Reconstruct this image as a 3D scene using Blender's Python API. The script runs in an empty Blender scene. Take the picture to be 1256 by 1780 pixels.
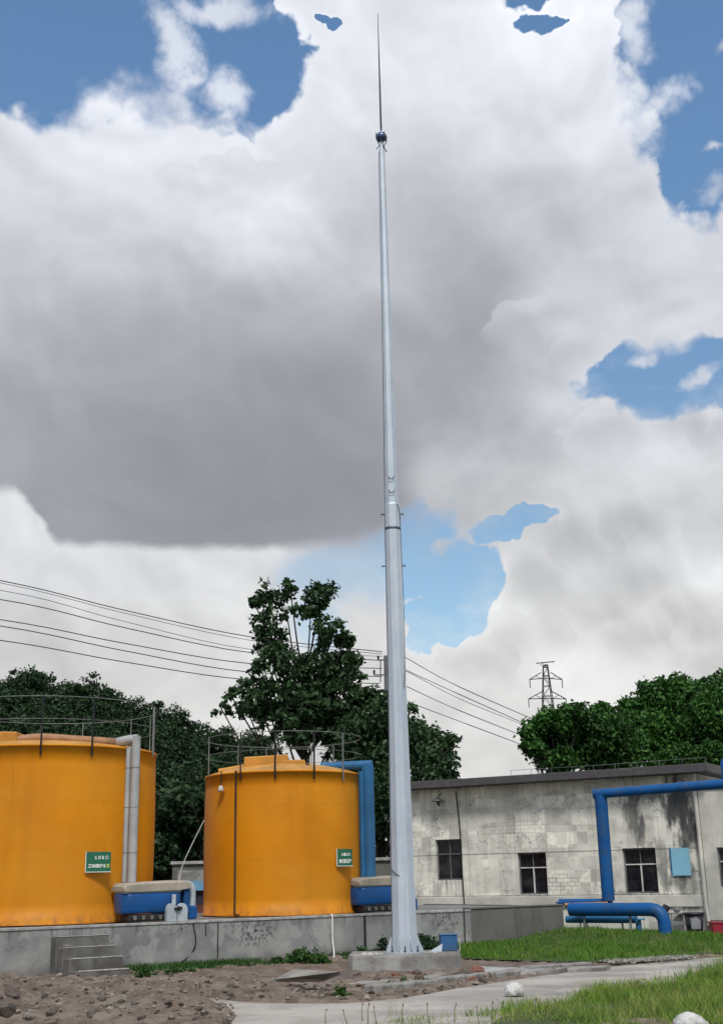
import bpy, bmesh, math, random
import numpy as np
from mathutils import Vector, Matrix

# ------------------------------------------------------------------ camera
FPX, W0, H0 = 2100.0, 1256.0, 1780.0
PITCH, ROLL, EYE = math.radians(16.70), math.radians(1.21), 1.60
sc = bpy.context.scene
_r0 = Vector((1, 0, 0)); _u0 = Vector((0, -math.sin(PITCH), math.cos(PITCH)))
FWD = Vector((0, math.cos(PITCH), math.sin(PITCH)))
RGT = _r0 * math.cos(ROLL) - _u0 * math.sin(ROLL)
UPV = _u0 * math.cos(ROLL) + _r0 * math.sin(ROLL)
CAM = Vector((0, 0, EYE))
cd = bpy.data.cameras.new('camera'); cam = bpy.data.objects.new('camera', cd)
sc.collection.objects.link(cam)
cd.sensor_fit = 'VERTICAL'; cd.sensor_height = 24.0; cd.lens = FPX / H0 * 24.0
cd.clip_start = 0.1; cd.clip_end = 3000
M = Matrix((RGT, UPV, -FWD)).transposed().to_4x4(); M.translation = CAM
cam.matrix_world = M
sc.camera = cam

def ray(px, py):
    d = FWD + RGT * ((px - W0 / 2) / FPX) + UPV * ((H0 / 2 - py) / FPX)
    return d.normalized()
def at(px, py, Y):            # a point of the photographed place, Y metres ahead
    d = ray(px, py); return CAM + d * (Y / d.y)
def gnd(px, py, z=0.0):       # where that line of sight meets height z
    d = ray(px, py); return CAM + d * ((z - EYE) / d.z)

# ------------------------------------------------------------------ exposure
vs = sc.view_settings
sc.display_settings.display_device = 'sRGB'
vs.view_transform = 'Standard'; vs.look = 'None'; vs.exposure = 0.3; vs.gamma = 1.0
vs.use_curve_mapping = False
sc.cycles.use_adaptive_sampling = True; sc.cycles.adaptive_threshold = .02; sc.cycles.adaptive_min_samples = 12
sc.cycles.max_bounces = 6; sc.cycles.transparent_max_bounces = 8

# ------------------------------------------------------------------ node helper
class NT:
    def __init__(s, tree): s.t = tree; s.l = tree.links
    def n(s, typ, **kw):
        nd = s.t.nodes.new(typ)
        for k, v in kw.items(): setattr(nd, k, v)
        return nd
    def put(s, sock, v):
        if isinstance(v, (int, float)): sock.default_value = v
        elif isinstance(v, (tuple, list)): sock.default_value = tuple(v) if len(v) == len(sock.default_value) else tuple(v) + (1.0,)
        else: s.l.new(v, sock)
    def m(s, op, a, b=0.0, c=0.0, clamp=False):
        nd = s.n('ShaderNodeMath', operation=op, use_clamp=clamp)
        s.put(nd.inputs[0], a); s.put(nd.inputs[1], b); s.put(nd.inputs[2], c)
        return nd.outputs[0]
    def v(s, op, a, b=(0, 0, 0)):
        nd = s.n('ShaderNodeVectorMath', operation=op)
        s.put(nd.inputs[0], a)
        if op == 'SCALE': s.put(nd.inputs['Scale'], b)
        else: s.put(nd.inputs[1], b)
        return nd.outputs['Value'] if op in ('LENGTH', 'DOT_PRODUCT', 'DISTANCE') else nd.outputs[0]
    def noise(s, vec, scale, detail=4, rough=0.5, lac=2.0, dist=0.0, col=False, w=None):
        nd = s.n('ShaderNodeTexNoise')
        if w is not None: nd.noise_dimensions = '4D'; nd.inputs['W'].default_value = w
        s.put(nd.inputs['Vector'], vec)
        for k, val in (('Scale', scale), ('Detail', detail), ('Roughness', rough), ('Lacunarity', lac), ('Distortion', dist)):
            nd.inputs[k].default_value = val
        return nd.outputs['Color' if col else 'Fac']
    def sm(s, x, a, b, lo=0.0, hi=1.0, typ='SMOOTHSTEP'):
        nd = s.n('ShaderNodeMapRange', interpolation_type=typ)
        s.put(nd.inputs['Value'], x)
        for k, val in (('From Min', a), ('From Max', b), ('To Min', lo), ('To Max', hi)): s.put(nd.inputs[k], val)
        return nd.outputs[0]
    def mix(s, f, a, b, mode='MIX'):
        nd = s.n('ShaderNodeMix', data_type='RGBA', blend_type=mode)
        s.put(nd.inputs[0], f); s.put(nd.inputs[6], a); s.put(nd.inputs[7], b)
        return nd.outputs[2]
    def comb(s, x, y, z):
        nd = s.n('ShaderNodeCombineXYZ')
        for i, q in enumerate((x, y, z)): s.put(nd.inputs[i], q)
        return nd.outputs[0]
    def sep(s, v):
        nd = s.n('ShaderNodeSeparateXYZ'); s.put(nd.inputs[0], v); return nd.outputs

# ------------------------------------------------------------------ sky and sun
SUN_EL, SUN_AZ = math.radians(54), math.radians(172)   # high, behind the camera
world = bpy.data.worlds.new('World'); sc.world = world; world.use_nodes = True
wt = world.node_tree; wt.nodes.clear(); S = NT(wt)
K = 36.65                                              # layout units per degree
def lay(px, py):
    d = ray(px, py); el = math.asin(d.z)
    return (math.degrees(math.atan2(d.x, d.y)) * math.cos(el) * K, math.degrees(el) * K)
tc = S.n('ShaderNodeTexCoord').outputs['Generated']
dirv = S.v('NORMALIZE', tc)
dx, dy, dz = S.sep(dirv)
el = S.m('ARCSINE', dz)
X = S.m('MULTIPLY', S.m('MULTIPLY', S.m('ARCTAN2', dx, dy), S.m('COSINE', el)), math.degrees(1) * K)
Y = S.m('MULTIPLY', el, math.degrees(1) * K)
P = S.comb(X, Y, 0.0)
def warp(scale, amp, w, detail=3, rough=.55):
    c = S.v('SUBTRACT', S.noise(dirv, scale, detail, rough, col=True, w=w), (.5, .5, .5))
    return S.v('SCALE', S.v('MULTIPLY', c, (1, 1, 0)), amp)
Pw = S.v('ADD', P, warp(7, 95, 1.3, 2))                # gently bent coordinates
Pe = S.v('ADD', Pw, warp(24, 70, 4.1, 4, .6))          # ragged ones for the edges
def blob(p, px, py, rx, ry, rot=0):                    # >0 inside, 1 at the middle
    cx, cy = lay(px, py)
    q = S.v('SUBTRACT', p, (cx, cy, 0))
    if rot:
        r = S.n('ShaderNodeVectorRotate', rotation_type='Z_AXIS'); S.put(r.inputs['Vector'], q)
        r.inputs['Angle'].default_value = math.radians(rot); q = r.outputs[0]
    return S.m('SUBTRACT', 1.0, S.v('LENGTH', S.v('MULTIPLY', q, (1 / rx, 1 / ry, 0))))
def union(lst, op='SMOOTH_MAX', k=.12):
    a = lst[0]
    for b in lst[1:]: a = S.m(op, a, b, k)
    return a
# gaps where the blue shows, and cloud scraps lying in them
gaps = [blob(Pe, 30, -40, 300, 170, 0), blob(Pe, 10, 95, 130, 88), blob(Pe, 160, 20, 220, 110), blob(Pe, 400, 70, 118, 120), blob(Pe, 448, 140, 66, 78),
        blob(Pe, 557, 14, 13, 8), blob(Pe, 571, 26, 14, 12), blob(Pe, 930, 42, 30, 12), blob(Pe, 965, 50, 30, 12), blob(Pe, 915, 2, 40, 22),
        blob(Pe, 1200, 50, 112, 130), blob(Pe, 1245, 215, 100, 110), blob(Pe, 1185, 280, 36, 55), blob(Pe, 1290, 110, 140, 210),
        blob(Pe, 1085, 650, 78, 42), blob(Pe, 1145, 675, 72, 46, 14), blob(Pe, 1240, 628, 92, 56), blob(Pe, 1320, 650, 120, 56),
        blob(Pe, 742, 975, 70, 85), blob(Pe, 800, 1010, 66, 66), blob(Pe, 765, 1075, 72, 55), blob(Pe, 862, 935, 40, 24), blob(Pe, 915, 920, 56, 19, -4)]
scraps = [blob(Pe, 300, 60, 34, 95, -12), blob(Pe, 325, 125, 28, 20), blob(Pe, 390, 150, 42, 36, 35), blob(Pe, 375, 10, 90, 28), blob(Pe, 345, 205, 60, 32), blob(Pe, 515, 255, 140, 36),
          blob(Pe, 1160, 175, 48, 28, -10), blob(Pe, 1135, 225, 25, 40), blob(Pe, 1095, 60, 30, 52), blob(Pe, 1115, 20, 30, 25),
          blob(Pe, 1250, 325, 28, 26), blob(Pe, 1115, 620, 34, 18), blob(Pe, 1215, 655, 40, 15, -20), blob(Pe, 1255, 262, 26, 8), blob(Pe, 1262, 75, 15, 12),
          blob(Pe, 780, 955, 24, 14)]
gap = union(gaps); scrap = union(scraps)
fb = S.m('SUBTRACT', S.noise(dirv, 26, 9, .62, 2.1, .25), .5)
vor = S.n('ShaderNodeTexVoronoi', feature='SMOOTH_F1'); S.put(vor.inputs['Vector'], S.v('ADD', dirv, S.v('SCALE', S.v('SUBTRACT', S.noise(dirv, 40, 2, .5, col=True), (.5, .5, .5)), .03))); vor.inputs['Scale'].default_value = 38; vor.inputs['Smoothness'].default_value = .35
curl = S.m('SUBTRACT', .42, vor.outputs['Distance'])
wisp = S.m('SUBTRACT', S.noise(S.v('MULTIPLY', dirv, (1, 1, 1.6)), 12, 6, .6, w=7.7), .5)
# away from the photographed part of the sky the gaps come from noise alone
inview = S.m('MULTIPLY', S.sm(S.m('ABSOLUTE', X), 750, 1000, 1, 0), S.sm(Y, 1750, 2000, 1, 0))
inview = S.m('MULTIPLY', inview, S.sm(dy, 0.0, .2))
wild = S.m('MULTIPLY', S.m('SUBTRACT', S.noise(dirv, 3.2, 5, .55), .56), 3.0)
gapf = S.m('ADD', S.m('MULTIPLY', gap, inview), S.m('MULTIPLY', wild, S.m('SUBTRACT', 1.0, inview)))
edge = S.m('MULTIPLY', gapf, -1.0)                     # >0 is cloud
dens = S.m('ADD', edge, S.m('ADD', S.m('MULTIPLY', fb, .62), S.m('MULTIPLY', curl, .5)))
wd = S.sm(S.noise(dirv, 5.5, 4, .6, w=2.2), .44, .62, .06, .3)
a_main = S.sm(S.m('DIVIDE', S.m('ADD', dens, S.m('MULTIPLY', wd, .3)), wd), -1, 1)
a_scrap = S.m('MULTIPLY', S.sm(S.m('ADD', scrap, S.m('MULTIPLY', fb, 2.6)), -.25, .9), .75)
a_scrap = S.m('MULTIPLY', a_scrap, inview)
# thin veil low down left of the mast and near the horizon
veil = S.m('MULTIPLY', S.sm(blob(Pw, 560, 1080, 190, 150), -.2, .8, 0, 1), 0.0)
soft = S.m('MULTIPLY', S.sm(S.m('ADD', wisp, S.sm(Y, 650, 1350, .1, -.1)), 0, .3), .5)
alpha = S.m('MAXIMUM', a_main, S.m('MAXIMUM', a_scrap, soft))
# the pale blue hole left of the mast, half veiled
hole = S.m('MULTIPLY', S.sm(S.m('ADD', union([blob(Pw, 590, 1010, 120, 62), blob(Pw, 560, 1085, 60, 60), blob(Pw, 655, 1000, 60, 70)]), S.m('MULTIPLY', wisp, .9)), -.05, .55), .55)
alpha = S.m('MULTIPLY', alpha, S.m('SUBTRACT', 1.0, S.m('MULTIPLY', hole, inview)))
# how bright each part of the cloud field is (sun-struck tops, thick grey bases)
pts = [(100, 210, 206, 130), (280, 200, 208, 120), (400, 265, 212, 90), (450, 370, 209, 90), (30, 300, 203, 120), (30, 420, 184, 120), (300, 440, 184, 110), (170, 330, 203, 110),
       (300, 590, 161, 130), (120, 600, 165, 120), (40, 730, 160, 110), (200, 760, 149, 130), (400, 800, 145, 150), (560, 700, 152, 120), (600, 860, 146, 110), (300, 900, 148, 110), (120, 880, 152, 80),
       (840, 640, 153, 95), (820, 480, 160, 100), (720, 620, 164, 80), (700, 380, 176, 110), (900, 300, 192, 100), (900, 130, 211, 120), (700, 130, 203, 120), (560, 150, 203, 100), (560, 350, 194, 100), (500, 520, 170, 100),
       (1000, 400, 184, 100), (1150, 430, 198, 110), (1060, 230, 203, 80), (1040, 540, 190, 90), (930, 600, 182, 60), (980, 650, 184, 60), (1220, 500, 190, 90),
       (900, 760, 178, 80), (1030, 760, 192, 90), (1200, 760, 198, 100), (800, 850, 186, 70), (780, 900, 172, 60), (1000, 890, 198, 60), (920, 970, 190, 60), (1050, 960, 184, 80), (1180, 900, 186, 80), (1080, 1020, 178, 60),
       (950, 1080, 202, 80), (1180, 1090, 210, 90), (1060, 1150, 205, 90), (860, 1180, 203, 90), (1000, 1250, 200, 90), (740, 1240, 198, 90), (1240, 1160, 190, 80)]
def field(p, pts, dflt):
    num, den = None, None
    for (px, py, val, r) in pts:
        cx, cy = lay(px, py)
        d = S.v('LENGTH', S.v('SUBTRACT', p, (cx, cy, 0)))
        g = S.m('MULTIPLY', d, 1 / (r * .95)); g = S.m('POWER', 2.718, S.m('MULTIPLY', S.m('MULTIPLY', g, g), -1.0))
        lin = ((val / 255 + .055) / 1.055) ** 2.4 * min(1.12, .88 + .23 * (val - 146) / 64)
        num = S.m('MULTIPLY', g, lin) if num is None else S.m('MULTIPLY_ADD', g, lin, num)
        den = g if den is None else S.m('ADD', den, g)
    return S.m('DIVIDE', S.m('ADD', num, dflt * .02), S.m('ADD', den, .02))
Ps = S.v('ADD', P, warp(9, 120, 9.2, 4, .55))
B = field(Ps, pts, .48)
low = field(Ps, [(40, 960, 200, 90), (200, 1010, 197, 120), (400, 1000, 200, 110), (300, 1120, 190, 90), (60, 1090, 184, 90), (560, 980, 192, 90), (640, 1180, 200, 70), (400, 1200, 198, 90), (200, 1150, 186, 60), (640, 1100, 193, 60)], .48)
# the flat base of the big grey cloud
xa = lay(0, 955)[0]; line = S.m('ADD', lay(350, 952)[1], S.sm(S.m('ADD', X, S.m('MULTIPLY', wisp, 40)), lay(25, 900)[0], lay(105, 900)[0], 88, 0))
sy = S.m('SUBTRACT', S.m('ADD', Y, S.m('MULTIPLY', S.m('ADD', fb, S.m('MULTIPLY', wisp, .8)), 26)), line)
wid = S.sm(X, lay(450, 900)[0], lay(720, 900)[0], 12, 45)
base = S.sm(S.m('DIVIDE', sy, wid), -1, 1)
right = S.sm(X, lay(690, 900)[0], lay(800, 900)[0])
B = S.m('ADD', S.m('MULTIPLY', B, S.m('MAXIMUM', base, right)), S.m('MULTIPLY', low, S.m('SUBTRACT', 1.0, S.m('MAXIMUM', base, right))))
# billows lit from above: density here minus density a little higher up
def puff(p, sc_, w): return S.noise(p, sc_, 3, .42, 2.0, .6, w=w)
up = S.v('ADD', dirv, (.006, 0, .014))
rel = S.m('SUBTRACT', puff(dirv, 9, 3.3), puff(up, 9, 3.3))
def lobes(p):
    v_ = S.n('ShaderNodeTexVoronoi', feature='SMOOTH_F1'); S.put(v_.inputs['Vector'], S.v('ADD', p, S.v('SCALE', S.noise(dirv, 9, 4, .55, col=True, w=6.6), .09))); v_.inputs['Scale'].default_value = 13; v_.inputs['Smoothness'].default_value = .5
    return v_.outputs['Distance']
rel3 = S.m('MULTIPLY', S.m('SUBTRACT', lobes(S.v('ADD', dirv, (.004, 0, .009))), lobes(dirv)), S.sm(S.m('ADD', X, S.m('MULTIPLY', wisp, 900)), -100, 420, .15, 1))
rel2 = S.m('SUBTRACT', puff(dirv, 22, 5.5), puff(S.v('ADD', dirv, (.002, 0, .006)), 22, 5.5))
# bright cumulus heads standing in front of greyer cloud: crisp lit tops that dissolve downward
def head(px, py, rx, ry):
    cy = lay(px, py)[1]
    return S.m('MULTIPLY', S.sm(S.m('ADD', blob(Pe, px, py, rx, ry), S.m('ADD', S.m('MULTIPLY', fb, .5), S.m('MULTIPLY', curl, .45))), -.03, .05), S.sm(S.m('DIVIDE', S.m('SUBTRACT', Y, cy), ry), -.9, .35))
for (grp_, vt, vb) in (((( 930, 1020, 80, 70), (1010, 960, 80, 70), (1095, 925, 75, 55)), 214, 178), (((1190, 1085, 95, 72), (1095, 1130, 80, 55), (1265, 1095, 70, 80)), 226, 190), (((1075, 760, 85, 62), (1190, 750, 85, 70), (1262, 760, 60, 70)), 218, 180), (((905, 1120, 90, 60), (830, 1170, 80, 50)), 214, 190), (((330, 330, 70, 55), (420, 330, 85, 75)), 222, 196), (((930, 560, 85, 50), (1000, 610, 60, 50)), 206, 180)):
    hm = union([head(*g_) for g_ in grp_], 'MAXIMUM'); inn = union([blob(Pe, *g_) for g_ in grp_], 'MAXIMUM')
    l1_, l2_ = [((v_ / 255 + .055) / 1.055) ** 2.4 * .83 for v_ in (vt, vb)]
    bf = S.sm(inn, 0, .75, l1_, l2_)
    k_ = S.m('MULTIPLY', S.m('MULTIPLY', hm, .55), inview)
    B = S.m('ADD', S.m('MULTIPLY', B, S.m('SUBTRACT', 1.0, k_)), S.m('MULTIPLY', bf, k_))
relk = S.sm(B, .22, .48, .45, 1)
B = S.m('MULTIPLY', B, S.m('ADD', 1.0, S.m('MULTIPLY', relk, S.m('ADD', S.m('ADD', S.m('MULTIPLY', rel, 1.1), S.m('MULTIPLY', rel3, .55)), S.m('MULTIPLY', rel2, .35)))))
B = S.m('MULTIPLY', B, S.m('ADD', 1.0, S.m('MULTIPLY', S.sm(edge, 0, .35, 1, 0), .07)))   # bright rims
warmth = S.sm(Y, 200, 900, 1, 0)
tint = S.mix(warmth, (.955, .985, 1.06, 1), (1.0, 1.0, .985, 1))
# darker cloud bodies keep a blue-violet tinge
tint = S.mix(S.sm(B, .26, .5, 1, 0), tint, S.mix(S.sm(Y, 260, 420), (1, 1, 1.0, 1), (.965, .99, 1.10, 1)))
cc = S.v('SCALE', tint, B)
sky = S.n('ShaderNodeTexSky', sky_type='NISHITA', sun_disc=False)
sky.sun_elevation = SUN_EL; sky.sun_rotation = SUN_AZ
sky.air_density = 1.15; sky.dust_density = .3; sky.ozone_density = 1.6; sky.altitude = 50
bg_sky = S.n('ShaderNodeBackground'); S.put(bg_sky.inputs[0], S.v('MULTIPLY', sky.outputs[0], S.mix(S.sm(Y, 500, 1300), (.80, .87, .86, 1), (.84, 1.0, 1.06, 1)))); bg_sky.inputs[1].default_value = 0.12
bg_cld = S.n('ShaderNodeBackground'); S.put(bg_cld.inputs[0], cc); bg_cld.inputs[1].default_value = 1.0
mx = S.n('ShaderNodeMixShader'); S.put(mx.inputs[0], alpha); S.l.new(bg_sky.outputs[0], mx.inputs[1]); S.l.new(bg_cld.outputs[0], mx.inputs[2])
wo = S.n('ShaderNodeOutputWorld'); S.l.new(mx.outputs[0], wo.inputs[0])
world.cycles.sampling_method = 'MANUAL'; world.cycles.sample_map_resolution = 512

sd = bpy.data.lights.new('sun', 'SUN'); sd.energy = 2.25; sd.angle = math.radians(12); sd.color = (1.0, .96, .9)
sun = bpy.data.objects.new('sun', sd); sc.collection.objects.link(sun)
_sv = Vector((math.sin(SUN_AZ) * math.cos(SUN_EL), math.cos(SUN_AZ) * math.cos(SUN_EL), math.sin(SUN_EL)))
sun.rotation_euler = _sv.to_track_quat('Z', 'Y').to_euler()

# ------------------------------------------------------------------ materials
def mat(name, col, rough=.8, metal=0.0, var=.15, vscale=2.0, col2=None, fine=.08, fscale=40, bump=.0, bscale=30,
        streak=0.0, dirt=None, dirt_amt=0.0, dscale=1.5, island=0.0, coat=0.0, spec=.5, custom=None, trans=0.0):
    m = bpy.data.materials.new(name); m.use_nodes = True
    t = m.node_tree; t.nodes.clear(); N = NT(t)
    o = N.n('ShaderNodeTexCoord').outputs['Object']
    c2 = col2 or tuple(min(1, c * (1 - var * 1.6)) for c in col)
    f = N.sm(N.noise(o, vscale, 5, .6), .3, .7)
    c = N.mix(f, col, c2)
    g = N.noise(o, fscale, 3, .6)
    c = N.mix(1.0, c, N.comb(*(N.sm(g, .25, .75, 1 - fine, 1 + fine),) * 3), 'MULTIPLY')
    if streak:
        s = N.noise(N.v('MULTIPLY', o, (5.5, 5.5, .45)), 1.2, 5, .65)
        s2 = N.noise(N.v('MULTIPLY', o, (.9, .9, .35)), 1.0, 2, .5)
        k = N.m('MULTIPLY', N.sm(s, .48, .72), N.sm(s2, .35, .6))
        c = N.mix(N.m('MULTIPLY', k, streak), c, dirt or (.05, .045, .04, 1))
    if dirt and dirt_amt:
        d = N.m('MULTIPLY', N.sm(N.noise(o, dscale, 7, .68), .46, .62), dirt_amt)
        c = N.mix(d, c, dirt)
    if island:
        gi = N.n('ShaderNodeNewGeometry').outputs['Random Per Island']
        c = N.mix(1.0, c, N.comb(N.sm(gi, 0, 1, 1 - island, 1 + island), N.sm(gi, 0, 1, *((1 - island * .7, 1 + island * .8) if trans else (1 - island, 1 + island))), N.sm(gi, 0, 1, 1 - island, 1 + island * (.5 if trans else 1))), 'MULTIPLY')
    b = N.n('ShaderNodeBsdfPrincipled')
    if custom: c = custom(N, o, c, b) or c
    N.put(b.inputs['Base Color'], c)
    N.put(b.inputs['Roughness'], N.sm(g, .2, .8, max(0, rough - .07), min(1, rough + .07)))
    b.inputs['Metallic'].default_value = metal; b.inputs['Specular IOR Level'].default_value = spec
    if coat: b.inputs['Coat Weight'].default_value = coat; b.inputs['Coat Roughness'].default_value = .25
    out = N.n('ShaderNodeOutputMaterial')
    if bump:
        bp = N.n('ShaderNodeBump'); bp.inputs['Strength'].default_value = bump; bp.inputs['Distance'].default_value = .02
        N.put(bp.inputs['Height'], N.noise(o, bscale, 6, .65)); N.l.new(bp.outputs[0], b.inputs['Normal'])
    if trans:
        tr = N.n('ShaderNodeBsdfTranslucent'); N.put(tr.inputs[0], c)
        ms = N.n('ShaderNodeMixShader'); ms.inputs[0].default_value = trans
        N.l.new(b.outputs[0], ms.inputs[1]); N.l.new(tr.outputs[0], ms.inputs[2]); N.l.new(ms.outputs[0], out.inputs[0])
    else: N.l.new(b.outputs[0], out.inputs[0])
    return m

# ------------------------------------------------------------------ mesh builder (world coordinates in, one object out)
def frame(d, up=Vector((0, 0, 1))):
    d = d.normalized()
    if abs(d.dot(up)) > .98: up = Vector((1, 0, 0))
    x = d.cross(up).normalized(); y = x.cross(d).normalized()
    return x, y
class MB:
    def __init__(s): s.v = []; s.f = []; s.smooth = []
    def add(s, vs_, fs, smooth=False):
        o = len(s.v); s.v += [tuple(q) for q in vs_]
        for f in fs: s.f.append(tuple(i + o for i in f)); s.smooth.append(smooth)
        return s
    def box(s, c, size, ax=None, bev=0.0):
        X_, Y_, Z_ = ax or (Vector((1, 0, 0)), Vector((0, 1, 0)), Vector((0, 0, 1)))
        c = Vector(c); h = [q / 2 for q in size]
        b = min(bev, min(h) * .6)
        if not b:
            vs_ = [c + X_ * (i * h[0]) + Y_ * (j * h[1]) + Z_ * (k * h[2]) for i in (-1, 1) for j in (-1, 1) for k in (-1, 1)]
            return s.add(vs_, [(0, 1, 3, 2), (4, 6, 7, 5), (0, 4, 5, 1), (2, 3, 7, 6), (0, 2, 6, 4), (1, 5, 7, 3)])
        bm = bmesh.new(); bmesh.ops.create_cube(bm, size=2)
        for q in bm.verts: q.co = Vector((q.co.x * h[0], q.co.y * h[1], q.co.z * h[2]))
        bmesh.ops.bevel(bm, geom=bm.edges[:], offset=b, segments=2, affect='EDGES', profile=.5)
        bm.verts.index_update()
        s.add([c + X_ * q.co.x + Y_ * q.co.y + Z_ * q.co.z for q in bm.verts], [[q.index for q in f.verts] for f in bm.faces]); bm.free()
        return s
    def tube(s, pts, r, n=10, caps=True, smooth=True, up=Vector((0, 0, 1)), phase=0.0):
        pts = [Vector(p) for p in pts]; rs = r if isinstance(r, (list, tuple)) else [r] * len(pts)
        vs_, fs = [], []
        for i, p in enumerate(pts):
            d = (pts[min(i + 1, len(pts) - 1)] - pts[max(i - 1, 0)])
            x, y = frame(d, up)
            if i and x.dot(px_) < 0 and abs(x.dot(px_)) > .5: x, y = -x, -y
            px_ = x
            vs_ += [p + x * (math.cos(2 * math.pi * (k + phase) / n) * rs[i]) + y * (math.sin(2 * math.pi * (k + phase) / n) * rs[i]) for k in range(n)]
        for i in range(len(pts) - 1):
            for k in range(n):
                a, b = i * n + k, i * n + (k + 1) % n
                fs.append((a, a + n, b + n, b))
        s.add(vs_, fs, smooth)
        if caps:
            s.add(vs_[:n], [tuple(range(n))]); s.add(vs_[-n:], [tuple(range(n - 1, -1, -1))])
        return s
    def beam(s, p0, p1, w, h=None):
        p0, p1 = Vector(p0), Vector(p1); d = p1 - p0; x, y = frame(d)
        return s.box((p0 + p1) / 2, (w, h or w, d.length), (x, y, d.normalized()))
    def lathe(s, c, prof, n=32, smooth=True, a0=0, a1=2 * math.pi):
        c = Vector(c); full = abs(a1 - a0 - 2 * math.pi) < 1e-4; m_ = n if full else n + 1
        vs_ = [c + Vector((r * math.cos(a0 + (a1 - a0) * k / n), r * math.sin(a0 + (a1 - a0) * k / n), z)) for (r, z) in prof for k in range(m_)]
        fs = []
        for i in range(len(prof) - 1):
            for k in range(n):
                a, b = i * m_ + k, i * m_ + (k + 1) % m_
                fs.append((a, b, b + m_, a + m_))
        return s.add(vs_, fs, smooth)
    def prism(s, poly, ext):       # poly: 3d loop, ext: vector
        n = len(poly); a = [Vector(p) for p in poly]; b = [p + Vector(ext) for p in a]
        s.add(a, [tuple(range(n - 1, -1, -1))]); s.add(b, [tuple(range(n))])
        for k in range(n): s.add([a[k], a[(k + 1) % n], b[(k + 1) % n], b[k]], [(0, 1, 2, 3)])
        return s
    def build(s, name, m, parent=None, origin=None, rotz=0.0):
        me = bpy.data.meshes.new(name); o = bpy.data.objects.new(name, me); sc.collection.objects.link(o)
        a = np.array(s.v, dtype=np.float64)
        if parent is not None:
            inv = np.array(WM[parent.name].inverted()); a = a @ inv[:3, :3].T + inv[:3, 3]; o.parent = parent; WM[o.name] = WM[parent.name]
        else:
            if origin is None:
                lo, hi = a.min(0), a.max(0); origin = ((lo[0] + hi[0]) / 2, (lo[1] + hi[1]) / 2, lo[2])
            Mt = Matrix.Translation(Vector(origin)) @ Matrix.Rotation(rotz, 4, 'Z'); inv = np.array(Mt.inverted())
            a = a @ inv[:3, :3].T + inv[:3, 3]; o.location = origin; o.rotation_euler = (0, 0, rotz); WM[o.name] = Mt
        me.from_pydata([tuple(q) for q in a], [], s.f)
        me.polygons.foreach_set('use_smooth', s.smooth); me.materials.append(m); me.update()
        return o
WM = {}
def tag(o, label=None, cat=None, group=None, kind=None):
    for k, v in (('label', label), ('category', cat), ('group', group), ('kind', kind)):
        if v: o[k] = v
    return o
def thing(name, label, cat, loc, rotz=0.0, group=None):
    o = bpy.data.objects.new(name, None); sc.collection.objects.link(o); o.empty_display_size = .2
    o.location = loc; o.rotation_euler = (0, 0, rotz)
    WM[o.name] = Matrix.Translation(Vector(loc)) @ Matrix.Rotation(rotz, 4, 'Z')
    return tag(o, label, cat, group)
def struct(o): o['kind'] = 'structure'; return o
def copy_tree(o, loc, rotz=None, scale=None, label=None):
    r = o.copy(); sc.collection.objects.link(r); r.location = loc
    if rotz is not None: r.rotation_euler = (0, 0, rotz)
    if scale is not None: r.scale = scale if isinstance(scale, (tuple, list)) else (scale,) * 3
    if label: r['label'] = label
    def rec(a, b):
        for ch in [q for q in KIDS[a.name]]:
            c = ch.copy(); sc.collection.objects.link(c); c.parent = b
            if ch.name in KIDS: rec(ch, c)
    KIDS.setdefault(o.name, [q for q in sc.collection.objects if q.parent == o])
    for ch in KIDS[o.name]: KIDS.setdefault(ch.name, [q for q in sc.collection.objects if q.parent == ch])
    rec(o, r); return r
KIDS = {}
def smooth_path(pts, n=6):
    pts = [Vector(p) for p in pts]; out = []
    for i in range(len(pts) - 1):
        p0, p1, p2, p3 = pts[max(i - 1, 0)], pts[i], pts[i + 1], pts[min(i + 2, len(pts) - 1)]
        for k in range(n):
            t = k / n
            out.append(.5 * ((2 * p1) + (p2 - p0) * t + (2 * p0 - 5 * p1 + 4 * p2 - p3) * t * t + (3 * p1 - p0 - 3 * p2 + p3) * t ** 3))
    out.append(pts[-1]); return out
def bend_path(a, b, c, r, n=6):  # a-b-c with a rounded corner at b
    a, b, c = Vector(a), Vector(b), Vector(c); d1 = (a - b).normalized() * r; d2 = (c - b).normalized() * r
    out = [a]
    for k in range(n + 1):
        t = k / n; out.append((b + d1) * (1 - t) ** 2 + b * (2 * t * (1 - t)) + (b + d2) * t * t)
    return out + [c]
def fast_mesh(name, V, F, m, parent=None, origin=(0, 0, 0), smooth=False):
    """V: n x 3 array, F: k x 3 or k x 4 index array."""
    V = np.asarray(V, dtype=np.float64); F = np.asarray(F, dtype=np.int32)
    me = bpy.data.meshes.new(name); o = bpy.data.objects.new(name, me); sc.collection.objects.link(o)
    if parent is not None:
        inv = np.array(WM[parent.name].inverted()); V = V @ inv[:3, :3].T + inv[:3, 3]; o.parent = parent; WM[o.name] = WM[parent.name]
    else: V = V - np.array(origin); o.location = origin; WM[o.name] = Matrix.Translation(Vector(origin))
    k, w = F.shape
    me.vertices.add(len(V)); me.vertices.foreach_set('co', V.ravel())
    me.loops.add(k * w); me.loops.foreach_set('vertex_index', F.ravel())
    me.polygons.add(k); me.polygons.foreach_set('loop_start', np.arange(0, k * w, w, dtype=np.int32)); me.polygons.foreach_set('loop_total', np.full(k, w, dtype=np.int32))
    if smooth: me.polygons.foreach_set('use_smooth', np.ones(k, dtype=bool))
    me.materials.append(m); me.update(calc_edges=True)
    return o
def rand_dirs(rng, n):
    d = rng.normal(size=(n, 3)); return d / np.linalg.norm(d, axis=1)[:, None]
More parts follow.
